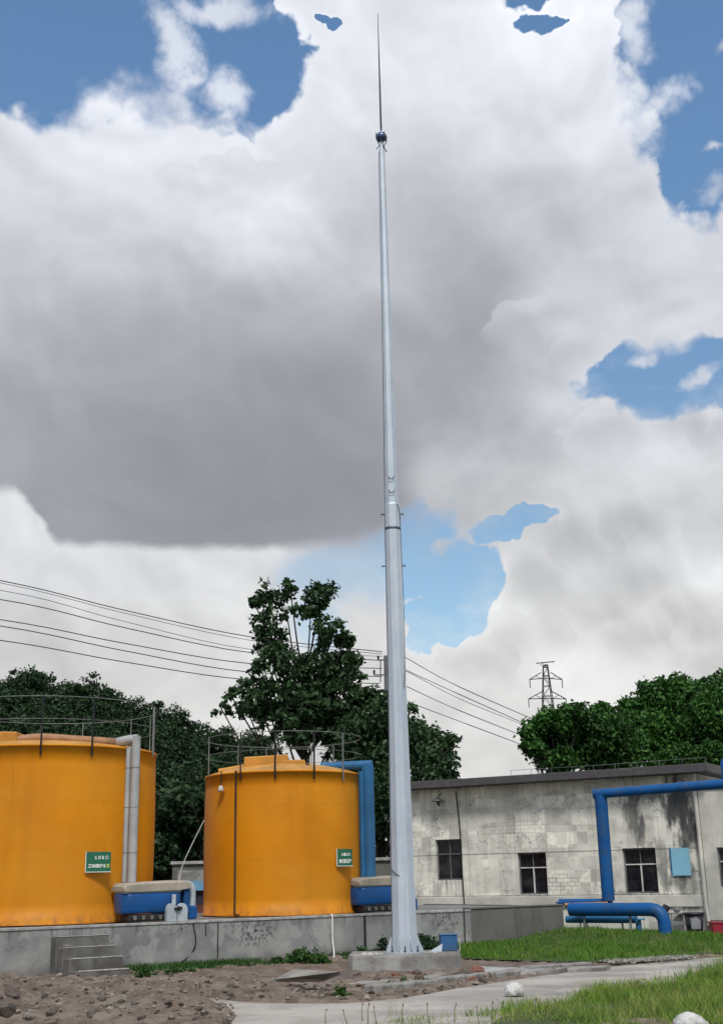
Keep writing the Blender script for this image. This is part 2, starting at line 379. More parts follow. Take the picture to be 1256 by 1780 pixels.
def leaf_arrays(rng, C, size, flat=.35):
    """a folded diamond leaf at each row of C"""
    n = len(C); d = rand_dirs(rng, n); nz = rand_dirs(rng, n); nz[:, 2] = np.abs(nz[:, 2]) + flat
    s_ = np.cross(d, nz); s_ /= np.linalg.norm(s_, axis=1)[:, None] + 1e-9
    up_ = np.cross(s_, d)
    L = (size * rng.uniform(.6, 1.35, n))[:, None]
    a = C - d * L * .5; b = C + d * L * .5; c1 = C + s_ * L * .3 + up_ * L * .1 - d * L * .06; c2 = C - s_ * L * .3 + up_ * L * .1 - d * L * .06
    V = np.stack([a, c1, b, c2], 1).reshape(-1, 3)
    return V, np.arange(4 * n).reshape(-1, 4)
def np_noise2(x, y, seed=0, octaves=5, freq=1.0, gain=.5):
    """value noise on arrays"""
    rng = np.random.default_rng(seed); T = rng.random((256, 256)); out = np.zeros_like(x, dtype=float); amp = 1; tot = 0
    for o_ in range(octaves):
        X_ = x * freq + 37.7 * o_; Y_ = y * freq + 11.3 * o_; xi = np.floor(X_).astype(int); yi = np.floor(Y_).astype(int); fx = X_ - xi; fy = Y_ - yi
        fx = fx * fx * (3 - 2 * fx); fy = fy * fy * (3 - 2 * fy); g = lambda i, j: T[i % 256, j % 256]
        v = (g(xi, yi) * (1 - fx) + g(xi + 1, yi) * fx) * (1 - fy) + (g(xi, yi + 1) * (1 - fx) + g(xi + 1, yi + 1) * fx) * fy
        out += v * amp; tot += amp; amp *= gain; freq *= 2
    return out / tot
def inpoly(x, y, poly):
    ins = np.zeros(x.shape, bool); n = len(poly)
    for i in range(n):
        x0, y0 = poly[i][:2]; x1, y1 = poly[(i + 1) % n][:2]
        if y0 == y1: continue
        c = ((y0 > y) != (y1 > y)) & (x < (x1 - x0) * (y - y0) / (y1 - y0) + x0)
        ins ^= c
    return ins

def ORD(i, n):                 # 'third from the left', counted from the nearer end
    w = ('leftmost', 'second', 'third', 'fourth', 'fifth', 'sixth', 'seventh', 'eighth', 'ninth', 'tenth', 'eleventh', 'twelfth', 'thirteenth', 'fourteenth', 'fifteenth', 'sixteenth', 'seventeenth', 'eighteenth', 'nineteenth', 'twentieth')
    if i == 0: return 'leftmost'
    if i == n - 1: return 'rightmost'
    j = n - 1 - i
    if i <= j: return (w[i] if i < len(w) else str(i + 1) + 'th') + ' from the left'
    return (w[j] if j < len(w) else str(j + 1) + 'th') + ' from the right'

# ------------------------------------------------------------------ ground, path, lawn
M_GROUND = mat('earth', (.075, .066, .052, 1), .95, var=.3, vscale=.6, bump=.3, bscale=12)
def dirt_custom(N, o, c, b):
    v = N.n('ShaderNodeTexVoronoi', feature='DISTANCE_TO_EDGE'); N.put(v.inputs['Vector'], N.v('ADD', o, N.v('SCALE', N.noise(o, 4, 3, .6, col=True), .25))); v.inputs['Scale'].default_value = 5
    return N.mix(N.m('MULTIPLY', N.sm(v.outputs[0], 0, .03, .6, 0), N.sm(N.noise(o, 1.3, 3), .5, .62)), c, (.03, .022, .017, 1))
M_DIRT = mat('broken_earth', (.17, .128, .098, 1), .96, col2=(.09, .066, .05, 1), vscale=1.2, fine=.22, fscale=30, bump=.8, bscale=9, dirt=(.22, .185, .15, 1), dirt_amt=.6, dscale=2.5, custom=dirt_custom)
def path_custom(N, o, c, b):
    s = N.sm(N.noise(N.v('MULTIPLY', o, (.3, .9, 1)), 1.0, 5, .6), .42, .62)
    c = N.mix(N.m('MULTIPLY', s, .42), c, (.15, .15, .15, 1))
    v = N.n('ShaderNodeTexVoronoi', feature='DISTANCE_TO_EDGE'); N.put(v.inputs['Vector'], N.v('ADD', o, N.v('SCALE', N.noise(o, 1.5, 3, .6, col=True), .7))); v.inputs['Scale'].default_value = .42
    return N.mix(N.sm(v.outputs[0], 0, .006, .5, 0), c, (.08, .075, .07, 1))
M_PATH = mat('worn_concrete_path', (.43, .40, .36, 1), .9, col2=(.355, .33, .30, 1), vscale=.7, fine=.14, fscale=60, bump=.25, bscale=40, dirt=(.17, .14, .11, 1), dirt_amt=.35, dscale=1.1, custom=path_custom)
M_CONC = mat('kerb_concrete', (.3, .29, .27, 1), .9, var=.25, vscale=3, fine=.15, bump=.4, dirt=(.1, .085, .07, 1), dirt_amt=.6, dscale=4)
M_LAWN = mat('lawn_soil', (.035, .06, .018, 1), .95, col2=(.06, .07, .03, 1), vscale=1.5, bump=.4)
M_GRASS = mat('grass_blades', (.095, .22, .026, 1), .6, col2=(.12, .21, .035, 1), vscale=.5, island=.45, trans=.3, spec=.3)
M_GRASS2 = mat('tall_grass_blades', (.15, .28, .035, 1), .6, col2=(.27, .31, .09, 1), vscale=.8, island=.5, trans=.35, spec=.3)

path_px = [(300, 1722), (360, 1735), (420, 1742), (500, 1745), (600, 1745), (700, 1736), (800, 1718), (860, 1709), (940, 1697), (1000, 1689), (1060, 1681), (1120, 1675), (1190, 1669), (1300, 1660),
           (1300, 1720), (1180, 1760), (1080, 1772), (900, 1830), (380, 1830), (405, 1775), (412, 1766), (395, 1752), (360, 1742), (300, 1733)]
PATH = [gnd(x, y) for x, y in path_px]
lawn_px = [(700, 1664), (830, 1672), (900, 1675), (985, 1677), (1060, 1676), (1120, 1672), (1190, 1666), (1320, 1656)]
LAWN_F = [gnd(x, y) for x, y in lawn_px]
LAWN = LAWN_F + [Vector((17, 28, 0)), Vector((17, 36, 0)), Vector((-2, 40, 0)), Vector((-1.5, 27.5, 0))]

def grid(x0, x1, y0, y1, st, zf):
    xs = np.arange(x0, x1 + st / 2, st); ys = np.arange(y0, y1 + st / 2, st)
    Xg, Yg = np.meshgrid(xs, ys); Z = zf(Xg, Yg); V = np.stack([Xg, Yg, Z], -1).reshape(-1, 3)
    w = len(xs); i, j = np.meshgrid(np.arange(w - 1), np.arange(len(ys) - 1)); a = (j * w + i).ravel()
    return V, np.stack([a, a + 1, a + w + 1, a + w], 1), Xg, Yg
bm_g = MB(); bm_g.add([(-1500, -60, -.06), (1500, -60, -.06), (1500, 2400, -.06), (-1500, 2400, -.06)], [(0, 1, 2, 3)])
struct(bm_g.build('ground', M_GROUND, origin=(0, 0, 0)))

pxy = [(p.x, p.y) for p in PATH]; lxy = [(p.x, p.y) for p in LAWN]
def blur(a, k):
    for _ in range(k):
        a = (a + np.roll(a, 1, 0) + np.roll(a, -1, 0) + np.roll(a, 1, 1) + np.roll(a, -1, 1)) / 5
    return a
def dirt_z(x, y):
    n1 = np_noise2(x, y, 3, 4, .9); n2 = np_noise2(x, y, 8, 4, 3.5, .6); ridge = 1 - np.abs(2 * np_noise2(x, y, 5, 3, 2.6, .55) - 1)
    z = .01 + .05 * (n1 - .3) + .13 * (n2 - .45) + .06 * (ridge - .7) + .05 * (np_noise2(x, y, 15, 3, 9.0, .6) - .5)
    heap = np.clip(1 - ((x + 4.6) / 3.6) ** 2, 0, 1) * np.clip(1 - ((y - 18.0) / 3.2) ** 2, 0, 1)
    heap2 = np.clip(1 - ((x + 6.3) / 2.2) ** 2, 0, 1) * np.clip(1 - ((y - 17.6) / 2.6) ** 2, 0, 1)
    z = z + (heap * .1 + heap2 * .14) * (.55 + 1.0 * n2 + .35 * ridge)
    sm_ = (lambda a: blur(a, 3)) if min(x.shape) > 3 else (lambda a: a)
    k = sm_(inpoly(x, y, pxy).astype(float)); k2 = sm_(inpoly(x, y, lxy).astype(float))
    return z * (1 - np.clip(k + k2, 0, 1)) - .07 * np.clip(k * 1.6, 0, 1) + .03 * k2
V, F, *_ = grid(-11, 9, 13.5, 29.5, .055, dirt_z)
struct(fast_mesh('dirt_ground', V, F, M_DIRT, smooth=True))

b = MB(); b.prism([(p.x, p.y, -.08) for p in PATH], (0, 0, .085)); struct(b.build('concrete_path', M_PATH, origin=(0, 0, 0)))

def lawn_z(x, y):
    # the lawn swells toward the pipe stand and falls again at the house
    m1 = np.exp(-(((x - 4.6) / 2.6) ** 2 + ((y - 29.2) / 1.6) ** 2)) * .24
    return .05 + m1 + .04 * (np_noise2(x, y, 21, 4, .8) - .5)
V, F, Xg, Yg = grid(-2, 17, 22.5, 36, .15, lawn_z)
keep = inpoly(V[F].mean(1)[:, 0], V[F].mean(1)[:, 1], lxy)
struct(fast_mesh('lawn', V, F[keep], M_LAWN, smooth=True))

def blades(rng, P_, h, w, lean=.35, seg=2):
    n = len(P_); a = rng.uniform(0, 2 * math.pi, n); s_ = np.stack([np.cos(a), np.sin(a), 0 * a], 1)
    b_ = rng.uniform(0, 2 * math.pi, n); le = np.stack([np.cos(b_), np.sin(b_), 0 * b_], 1) * (rng.uniform(.05, lean, n) * h)[:, None]
    hh = h[:, None] * np.array([[0, 0, 1]]); w = w[:, None]
    mid = P_ + hh * .55 + le * .3; tip = P_ + hh + le
    V = np.stack([P_ - s_ * w, P_ + s_ * w, mid + s_ * w * .75, mid - s_ * w * .75, tip + s_ * w * .12, tip - s_ * w * .12], 1).reshape(-1, 3)
    k = np.arange(n) * 6
    return V, np.concatenate([np.stack([k, k + 1, k + 2, k + 3], 1), np.stack([k + 3, k + 2, k + 4, k + 5], 1)])
rng = np.random.default_rng(5)
n = 130000; x = rng.uniform(-1.5, 16, n); y = rng.uniform(22.8, 34.5, n); ok = inpoly(x, y, lxy)
ok &= (x < (y) * .36 + 1)
x, y = x[ok], y[ok]; tuft = np_noise2(x, y, 30, 3, 1.6)
V, F = blades(rng, np.stack([x, y, lawn_z(x, y) - .01], 1), rng.uniform(.04, .1, len(x)) * (.3 + tuft * tuft * 2.6), rng.uniform(.004, .009, len(x)), .8)
tag(fast_mesh('lawn_grass', V, F, M_GRASS), 'short green grass covering the lawn before the long house', 'grass', kind='stuff')

M_STRAW = mat('straw_blades', (.30, .26, .12, 1), .7, island=.4, trans=.2)
k_ = (rng.random(len(x)) < .05) & (np_noise2(x, y, 71, 3, .9) > .5); xs_, ys_ = x[k_], y[k_]
V, F = blades(rng, np.stack([xs_, ys_, lawn_z(xs_, ys_)], 1), rng.uniform(.05, .13, len(xs_)), rng.uniform(.003, .007, len(xs_)), .8)
tag(fast_mesh('dry_lawn_grass', V, F, M_STRAW), 'scattered dry straw coloured blades in the lawn', 'grass', kind='stuff')
# rough tall grass in the right foreground
fg_px = [(560, 1800), (700, 1772), (800, 1768), (900, 1752), (980, 1748), (1030, 1728), (1080, 1712), (1130, 1706), (1200, 1700), (1300, 1694), (1420, 1830), (560, 1850)]
FG = [gnd(*q) for q in fg_px]; fxy = [(p.x, p.y) for p in FG]
n = 150000; x = rng.uniform(-2, 9, n); y = rng.uniform(12.5, 22, n); ok = inpoly(x, y, fxy)
d2 = np_noise2(x, y, 44, 4, 1.1)
ok &= rng.random(n) < np.clip((d2 - .3) * 4, .12, 1)
x, y, d2 = x[ok], y[ok], d2[ok]
fall = np.clip((x + .9) / 4.2, .2, 1)          # lower and thinner to the left
ok = rng.random(len(x)) < np.clip(fall + .1, 0, 1); x, y, d2, fall = x[ok], y[ok], d2[ok], fall[ok]
V, F = blades(rng, np.stack([x, y, np.full(len(x), -.03)], 1), rng.uniform(.05, .2, len(x)) * (.5 + d2) * (fall * .8 + .35) * (1 + .8 * np.clip((x - 4.2) / 1.5, 0, 1)), rng.uniform(.003, .007, len(x)), .9)
tag(fast_mesh('tall_grass', V, F, M_GRASS2), 'rough tall green grass growing in the right foreground', 'grass', kind='stuff')
VXY = [(p.x, p.y) for p in (gnd(*q) for q in [(860, 1775), (930, 1760), (1000, 1752), (1050, 1736), (1100, 1718), (1200, 1706), (1300, 1700), (1420, 1830), (800, 1850)])]
k_ = rng.random(len(x)) < .07 * (np_noise2(x, y, 72, 3, 1.4) > .42); xs_, ys_ = x[k_], y[k_]
V2, F2 = blades(rng, np.stack([xs_, ys_, np.full(len(xs_), -.02)], 1), rng.uniform(.08, .26, len(xs_)), rng.uniform(.002, .005, len(xs_)), .8)
tag(fast_mesh('dry_grass', V2, F2, M_STRAW), 'dry straw coloured blades among the tall foreground grass', 'grass', kind='stuff')
# broader dark clumps
cl = [gnd(px_, py_) for px_, py_ in ((1090, 1742), (1130, 1760), (1160, 1728), (1215, 1735), (1245, 1760), (1000, 1778), (1060, 1776), (1180, 1775), (1250, 1712))]
Pc = np.concatenate([np.stack([rng.normal(p.x, .16, 700), rng.normal(p.y, .2, 700), np.zeros(700)], 1) for p in cl])
V2, F2 = blades(rng, Pc, rng.uniform(.06, .2, len(Pc)) * np.clip(.55 + (Pc[:, 0] - 3) * .25, .5, 1.4), rng.uniform(.004, .010, len(Pc)), 1.1)
tag(fast_mesh('weedy_clumps', V2, F2, mat('dark_weed_blades', (.07, .17, .025, 1), .6, col2=(.12, .22, .04, 1), vscale=1, island=.5, trans=.3)), 'darker broad bladed clumps in the foreground grass', 'grass', kind='stuff')
V, F, *_ = grid(-3, 10, 12.0, 22.5, .12, lambda x, y: np.where(inpoly(x, y, VXY), .012, -.05) + .05 * blur(inpoly(x, y, VXY).astype(float), 6) * np_noise2(x, y, 12, 4, 1.5))
struct(fast_mesh('grass_verge', V, F, M_LAWN, smooth=True))
# separate tall stalks standing above the verge
M_STALK = mat('dry_stalk', (.11, .12, .05, 1), .8, island=.3)
M_SEED = mat('seed_head', (.10, .07, .045, 1), .9)
stalks = [(1175, 1742, .34, 2, 0), (1222, 1700, .5, -3, 0), (1190, 1756, .42, 24, 1), (1140, 1745, .3, -18, 1), (1100, 1745, .26, 14, 0), (1235, 1752, .34, 32, 1), (1010, 1768, .22, 8, 0), (972, 1770, .2, -12, 0), (930, 1775, .24, 6, 0),
          (880, 1774, .2, -8, 0), (856, 1778, .22, 3, 0), (833, 1782, .19, -6, 0), (790, 1778, .2, 7, 0), (746, 1780, .22, -4, 0), (700, 1782, .22, 2, 0), (655, 1782, .2, -9, 0), (640, 1784, .24, 3, 0), (604, 1784, .17, -16, 0), (566, 1780, .16, 4, 0), (1050, 1752, .2, -12, 1), (630, 1776, .2, 1, 0)]
for i, (px, py, h, a, broad) in enumerate(sorted(stalks)):
    p = gnd(px, py); t_ = thing('weed_stalk', ('thin seeding' if not broad else 'broad bladed') + ' weed stalk over the foreground grass, ' + ORD(i, len(stalks)), 'weed', (p.x, p.y, 0), 0, 'weed stalks in the foreground grass')
    tp = p + Vector((math.tan(math.radians(a)) * h, .02, h)); md = p + (tp - p) * .5 + Vector((-.01, 0, .02))
    q = MB().tube(smooth_path([p, md, tp], 3), [.006, .006, .005, .004, .004, .003, .002][:7], 5); q.build('stem', M_STALK if not broad else M_GRASS2, t_)
    if not broad: MB().tube([tp - (tp - p) * .16, tp - (tp - p) * .06, tp + (tp - p) * .02], [.003, .0085, .002], 6).build('seed_head', M_SEED, t_)
    else:
        for sgn in (-1, 1):
            bl = MB(); e = md + Vector((sgn * .13, .03, .12)); e2 = md + Vector((sgn * .06, .01, .11)); bl.add([md, e2 + Vector((0, 0, -.012)), e, e2 + Vector((0, 0, .012))], [(0, 1, 2, 3)]); bl.build('leaf', M_GRASS2, t_)

# ------------------------------------------------------------------ raised platform and its wall
def on_line(px, px0, D0, px1, D1):
    k = (px - px0) / (px1 - px0); inv = 1 / D0 + k * (1 / D1 - 1 / D0); return 1 / inv
def wallpt(px, z=.83, back=0.0):
    """point of the platform's front face below pixel column px, at height z"""
    D = on_line(px, 0, 21.9, 980, 29.0); d = ray(px, 1600); p = Vector((d.x / d.y * D, D, z)); return p + WN * back
WN = Vector((0, 0, 0))
_a, _b = wallpt(0), wallpt(980); WU = (_b - _a); WU.z = 0; WU.normalize(); WN = Vector((-WU.y, WU.x, 0)); WROT = math.atan2(WU.y, WU.x)
UZ = Vector((0, 0, 1)); WAX = (WU, WN, UZ)
W_A = _a.copy(); W_A.z = 0
def wl(s, back=0.0, z=0.0): return W_A + WU * s + WN * back + UZ * z      # s metres along the wall from the left picture edge
def s_of(px): return (wallpt(px) - wallpt(0)).dot(WU)

def wall_custom(N, o, c, b):
    x, y, z = N.sep(o)
    edge = N.sm(z, .83, .45, 1, 0)
    s = N.noise(N.v('MULTIPLY', o, (9, 9, .5)), 1.0, 5, .7)
    c = N.mix(N.m('MULTIPLY', N.m('MULTIPLY', N.sm(s, .47, .68), edge), .75), c, (.06, .06, .06, 1))
    # scuffed black scribble of mould, cracks, damp foot
    wv = N.v('ADD', o, N.v('SCALE', N.noise(o, 2.2, 4, .65, col=True), .55))
    v = N.n('ShaderNodeTexVoronoi', feature='DISTANCE_TO_EDGE'); N.put(v.inputs['Vector'], wv); v.inputs['Scale'].default_value = 1.1
    c = N.mix(N.m('MULTIPLY', N.sm(v.outputs[0], .002, .01, 1, 0), N.m('MULTIPLY', N.sm(N.noise(o, 1.3, 2), .48, .56), .75)), c, (.035, .035, .035, 1))
    d = N.sm(N.noise(N.v('MULTIPLY', o, (1, 1, .8)), 13, 6, .8), .49, .56)
    k = N.m('MULTIPLY', N.sm(N.v('LENGTH', N.v('MULTIPLY', N.v('SUBTRACT', o, (s_of(440), 0, .58)), (1.6, 0, 3))), .4, 1.1, 1, 0), .95)
    k2 = N.m('MULTIPLY', N.sm(N.v('LENGTH', N.v('MULTIPLY', N.v('SUBTRACT', o, (s_of(770), 0, .6)), (2.2, 0, 3))), .4, 1.1, 1, 0), .8)
    c = N.mix(N.m('MULTIPLY', d, N.m('MAXIMUM', k, k2)), c, (.03, .03, .033, 1))
    big = N.sm(N.noise(N.v('MULTIPLY', o, (.8, 1, 1.1)), 1.0, 3, .55), .42, .62)
    c = N.mix(N.m('MULTIPLY', big, .5), c, (.125, .125, .125, 1))
    c = N.mix(N.m('MULTIPLY', N.sm(N.noise(N.v('ADD', o, (31, 5, 3)), 1.9, 6, .6), .54, .6), .4), c, (.42, .42, .40, 1))
    return N.mix(N.m('MULTIPLY', N.sm(N.m('ADD', z, N.m('MULTIPLY', N.noise(o, 3, 3), .3)), .15, .4, 1, 0), .55), c, (.085, .072, .058, 1))
M_WALL = mat('weathered_wall_concrete', (.33, .33, .315, 1), .9, col2=(.22, .222, .22, 1), vscale=1.4, fine=.12, fscale=55, bump=.35, bscale=26, custom=wall_custom)
M_WALLD = mat('dark_wall_render', (.15, .145, .135, 1), .92, col2=(.11, .105, .1, 1), vscale=1.2, fine=.1, bump=.25, streak=.4)
M_COPE = mat('pale_coping', (.42, .42, .41, 1), .85, var=.2, vscale=3, fine=.12, bump=.3, dirt=(.16, .15, .14, 1), dirt_amt=.5, dscale=6)
M_SLAB = mat('platform_floor', (.25, .245, .235, 1), .92, var=.3, vscale=.9, bump=.3, dirt=(.1, .09, .08, 1), dirt_amt=.5)
s0, s1, s2 = -3.2, s_of(818), s_of(980)
t = thing('platform_wall', 'long stained grey concrete wall holding up the platform under the yellow tanks', 'wall', wl(0), WROT)
def wbox(mb, sa, sb, ba, bb, za, zb, bev=0.0): return mb.box(wl((sa + sb) / 2, (ba + bb) / 2, (za + zb) / 2), (sb - sa, bb - ba, zb - za), WAX, bev)
wbox(MB(), s0, s1, 0, .25, -.2, .79).build('wall_face', M_WALL, t)
q = MB(); ss = s0
rg = random.Random(3)
while ss < s1 - .01:
    e = min(ss + 2.4, s1); wbox(q, ss + .004, e - .004, -.018, .262, .79, .832 + rg.uniform(-.003, .003), .006); ss = e
q.build('coping', M_COPE, t)
for px in (408 - 30, 395): pass
M_BLACK = mat('black_metal', (.018, .018, .02, 1), .5, var=.3, metal=.3)
M_JOINT = mat('joint_sealant', (.03, .03, .032, 1), .9)
for px, zt, zb in ((379, .78, .14), (358, .78, .55)):
    p = wallpt(px); MB().box(Vector((p.x, p.y, (zt + zb) / 2)) - WN * .004, (.022, .008, zt - zb), WAX).build('expansion_joint', M_JOINT, t)
t = thing('end_wall', 'dark rendered stretch of platform wall beside the lawn', 'wall', wl(s1), WROT)
wbox(MB(), s1 + .003, s2, .02, .27, -.2, .83).build('wall_face', M_WALLD, t)
wbox(MB(), s1 + .003, s2 + .02, .0, .29, .832, .862, .005).build('coping', M_WALLD, t)
wbox(MB(), s2 - .25, s2, .272, 5.1, -.2, .83).build('return_face', M_WALLD, t)
q = MB(); q.prism([wl(s0, .266), wl(s2 - .252, .273), wl(s2 - .252, 5.1), wl(s0, 5.8)], (0, 0, .812)); struct(q.build('platform_floor', M_SLAB, origin=tuple(wl(0))))

# steps up to the platform
M_STEP = mat('step_concrete', (.17, .165, .155, 1), .93, var=.3, vscale=2.5, bump=.5, streak=.35, dirt=(.075, .062, .05, 1), dirt_amt=.5, dscale=3)
M_NOSE = mat('worn_step_edge', (.5, .49, .46, 1), .9, var=.3, vscale=8, bump=.3)
sa = s_of(90); t = thing('concrete_steps', 'four worn concrete steps climbing the left end of the platform wall', 'steps', wl(sa + .45, -.6), WROT)
for i, z in enumerate((.665, .495, .325, .135)):
    ln = .29 * (i + 1); w = .96
    off = .015 * i
    wbox(MB(), sa + off, sa + off + w, -ln - .02, -(ln - .29) - .021, -.15, z, .012).build('step', M_STEP, t)
    q = MB()
    wbox(q, sa + off + .02 * i, sa + off + w - .01, -ln - .026, -ln + .03, z + .001, z + .008 + .004 * i, .002)
    q.build('tread_edge', M_NOSE, t)
q = MB(); p = wl(sa + .10, -.62, .5)
def rock_mesh(rng, c, sx, sy, sz, n=1):
    bm = bmesh.new(); bmesh.ops.create_icosphere(bm, subdivisions=2, radius=1)
    ph = [rng.uniform(0, 6) for _ in range(9)]
    pl = [(Vector((rng.gauss(0, 1), rng.gauss(0, 1), rng.gauss(0, 1))).normalized(), rng.uniform(.45, .8)) for _ in range(9)]
    for v in bm.verts:
        d = v.co.copy()
        for nrm, k in pl:
            e = d.dot(nrm)
            if e > k: d -= nrm * (e - k)
        d *= 1 + .06 * math.sin(d.x * 5 + ph[0]) + .05 * math.sin(d.y * 7 + ph[1])
        v.co = Vector((c[0] + d.x * sx, c[1] + d.y * sy, c[2] + d.z * sz))
    m_ = MB(); bm.verts.index_update(); m_.add([v.co for v in bm.verts], [[v.index for v in f.verts] for f in bm.faces]); bm.free(); return m_
rr = random.Random(12)
M_ROCK = mat('pale_rubble', (.3, .265, .235, 1), .93, col2=(.16, .13, .11, 1), vscale=5, fine=.2, bump=.7, dirt=(.1, .075, .06, 1), dirt_amt=.6, dscale=4)
M_ROCKD = mat('dark_rubble', (.14, .115, .1, 1), .93, col2=(.08, .06, .05, 1), vscale=5, fine=.2, bump=.7)
M_BRICK = mat('broken_brick', (.24, .085, .05, 1), .93, col2=(.15, .07, .05, 1), vscale=6, fine=.2, bump=.6)
M_WHITE = mat('chalky_white', (.62, .62, .60, 1), .8, var=.2, vscale=6, bump=.5)
tag(rock_mesh(rr, wl(sa + .13, -.5, .515), .12, .07, .035).build('stone', M_ROCK), 'small pale stone lying on the left end of the second step', 'stone')

# ------------------------------------------------------------------ mast footing and mast
MC = at(703, 1655, 22.6); MC = Vector((MC.x, 22.6, .262))
M_PLINTH = mat('footing_concrete', (.34, .335, .32, 1), .9, var=.3, vscale=1.6, fine=.13, fscale=50, bump=.4, streak=.3, dirt=(.12, .1, .085, 1), dirt_amt=.55, dscale=2.2)
t = thing('mast_footing', 'low chipped concrete footing block carrying the tall grey mast', 'footing', (MC.x, MC.y, 0), math.radians(-3))
q = MB(); hw, hd, c_ = .97, .72, .3
def foot_loop(g, z): return [Matrix.Rotation(math.radians(-3), 3, 'Z') @ Vector((x * (1 + g), y * (1 + g), 0)) + Vector((MC.x, MC.y, z)) for x, y in
    ((-hw, -hd * .55), (-hw + .1, -hd * .86), (-.32, -hd - .03), (hw - .1, -hd + .02), (hw, -hd * .8), (hw, hd), (-hw, hd))]
L = [foot_loop(.03, -.2), foot_loop(.02, .0), foot_loop(0, .235), foot_loop(-.012, .262)]
for i in range(3):
    for k in range(7): q.add([L[i][k], L[i][(k + 1) % 7], L[i + 1][(k + 1) % 7], L[i + 1][k]], [(0, 1, 2, 3)])
q.add(L[3], [tuple(range(7))]); q.build('footing_block', M_PLINTH, t)
q = MB(); ML = M_COPE
for k in (0, 1, 2):
    a, b_ = L[3][k], L[3][k + 1]; q.beam(a + Vector((0, .02, .0)), b_ + Vector((0, .02, .0)), .03, .012)
q.build('rim', M_COPE, t)

def galv_custom(N, o, c, b):
    x, y, z = N.sep(o)
    v = N.n('ShaderNodeTexVoronoi'); N.put(v.inputs['Vector'], N.v('MULTIPLY', o, (1, 1, .6))); v.inputs['Scale'].default_value = 22
    c = N.mix(.10, c, v.outputs['Color'], 'SOFT_LIGHT')
    s = N.noise(N.v('MULTIPLY', o, (7, 7, .25)), 1.3, 5, .6)
    c = N.mix(N.m('MULTIPLY', N.sm(s, .5, .75), .3), c, (.2, .22, .25, 1))
    return N.mix(N.m('MULTIPLY', N.sm(N.m('ADD', z, N.m('MULTIPLY', N.noise(o, 5, 3), .4)), .1, .6, 1, 0), .25), c, (.25, .22, .19, 1))
M_GALV = mat('galvanised_steel', (.53, .59, .66, 1), .48, metal=.2, col2=(.45, .51, .58, 1), vscale=1.1, fine=.05, fscale=90, custom=galv_custom)
M_GALVD = mat('dark_steel', (.10, .12, .16, 1), .5, metal=.6, var=.2)
M_ROD = mat('rod_steel', (.03, .04, .07, 1), .4, metal=.5)
mast = thing('lightning_mast', 'tall tapering grey steel mast with a lightning spike on top', 'mast', tuple(MC))
NS = 8
def mpt(z): return Vector((MC.x, MC.y, z))
def shaft(prof, name, ph, n=NS, m=None):
    q = MB(); vs_, fs = [], []
    for (r, z) in prof:
        for k in range(n):
            a = 2 * math.pi * (k + ph) / n; vs_.append((MC.x + r * math.cos(a), MC.y + r * math.sin(a), z))
    for i in range(len(prof) - 1):
        for k in range(n):
            a_, b_ = i * n + k, i * n + (k + 1) % n; fs.append((a_, b_, b_ + n, a_ + n))
    q.add(vs_, fs); return q.build(name, m or M_GALV, mast)
z0 = MC.z
PH = .5
lower = shaft([(.248, z0 + .03), (.236, .8), (.204, 3.4), (.176, 5.6), (.160, 8.05), (.160, 8.06), (.155, 8.5), (.148, 8.52), (.12, 8.52)], 'lower_shaft', PH)
upper = shaft([(.135, 8.45), (.131, 9.4), (.106, 11.9), (.084, 14.3), (.068, 16.45), (.02, 16.47)], 'upper_shaft', PH)
shaft([(.163, 7.99), (.168, 8.0), (.168, 8.03), (.163, 8.04)], 'joint_ring', PH, m=M_GALVD)
# base plate, gussets, anchor bolts
q = MB(); q.lathe((MC.x, MC.y, 0), [(.0, z0 + .03), (.37, z0 + .03), (.37, z0 - .004), (.0, z0 - .004)], 32, False); q.build('base_plate', M_GALV, mast)
for k in range(8):
    a = 2 * math.pi * (k + PH) / 8; d = Vector((math.cos(a), math.sin(a), 0)); s_ = Vector((-d.y, d.x, 0))
    p = [mpt(z0 + .032) + d * .2, mpt(z0 + .032) + d * .345, mpt(z0 + .07) + d * .345, mpt(z0 + .33) + d * .222, mpt(z0 + .33) + d * .2]
    MB().prism([v_ - s_ * .006 for v_ in p], s_ * .012).build('gusset', M_GALV, mast)
    a += math.pi / 8; d = Vector((math.cos(a), math.sin(a), 0))
    q = MB(); q.tube([mpt(z0 + .02) + d * .315, mpt(z0 + .13) + d * .315], .012, 8); q.tube([mpt(z0 + .03) + d * .315, mpt(z0 + .056) + d * .315], .026, 6, smooth=False); q.build('anchor_bolt', M_GALVD, mast)
# step brackets, cable, small lugs at the joint
for z, r in ((8.32, .165), (7.28, .172)):
    for sg in (-1, 1):
        q = MB(); e = mpt(z) + Vector((sg * (r + .04), 0, 0)); q.tube([mpt(z) + Vector((sg * (r - .02), 0, 0)), e], .011, 6); q.tube([e, e + Vector((sg * .012, 0, 0))], .026, 6, smooth=False)
        q.build('climbing_lug', M_BLACK, mast)
for z in (9.0, 8.72):
    q = MB(); y0 = -.142; w_ = .045
    q.tube([mpt(z + .06) + Vector((-w_, y0 + .02, 0)), mpt(z) + Vector((-w_ * .8, y0 - .02, 0)), mpt(z) + Vector((w_ * .8, y0 - .02, 0)), mpt(z + .06) + Vector((w_, y0 + .02, 0))], .008, 6); q.build('handle', M_BLACK, mast)
pts = [mpt(8.5) + Vector((.10, -.12, 0)), mpt(8.3) + Vector((.145, -.075, 0)), mpt(7.6) + Vector((.158, -.04, 0)), mpt(6.2) + Vector((.172, -.03, 0)), mpt(5.2) + Vector((.15, -.105, 0)), mpt(4.9) + Vector((.12, -.14, 0))]
MB().tube(smooth_path(pts, 5), .006, 6).build('earth_cable', M_BLACK, mast)
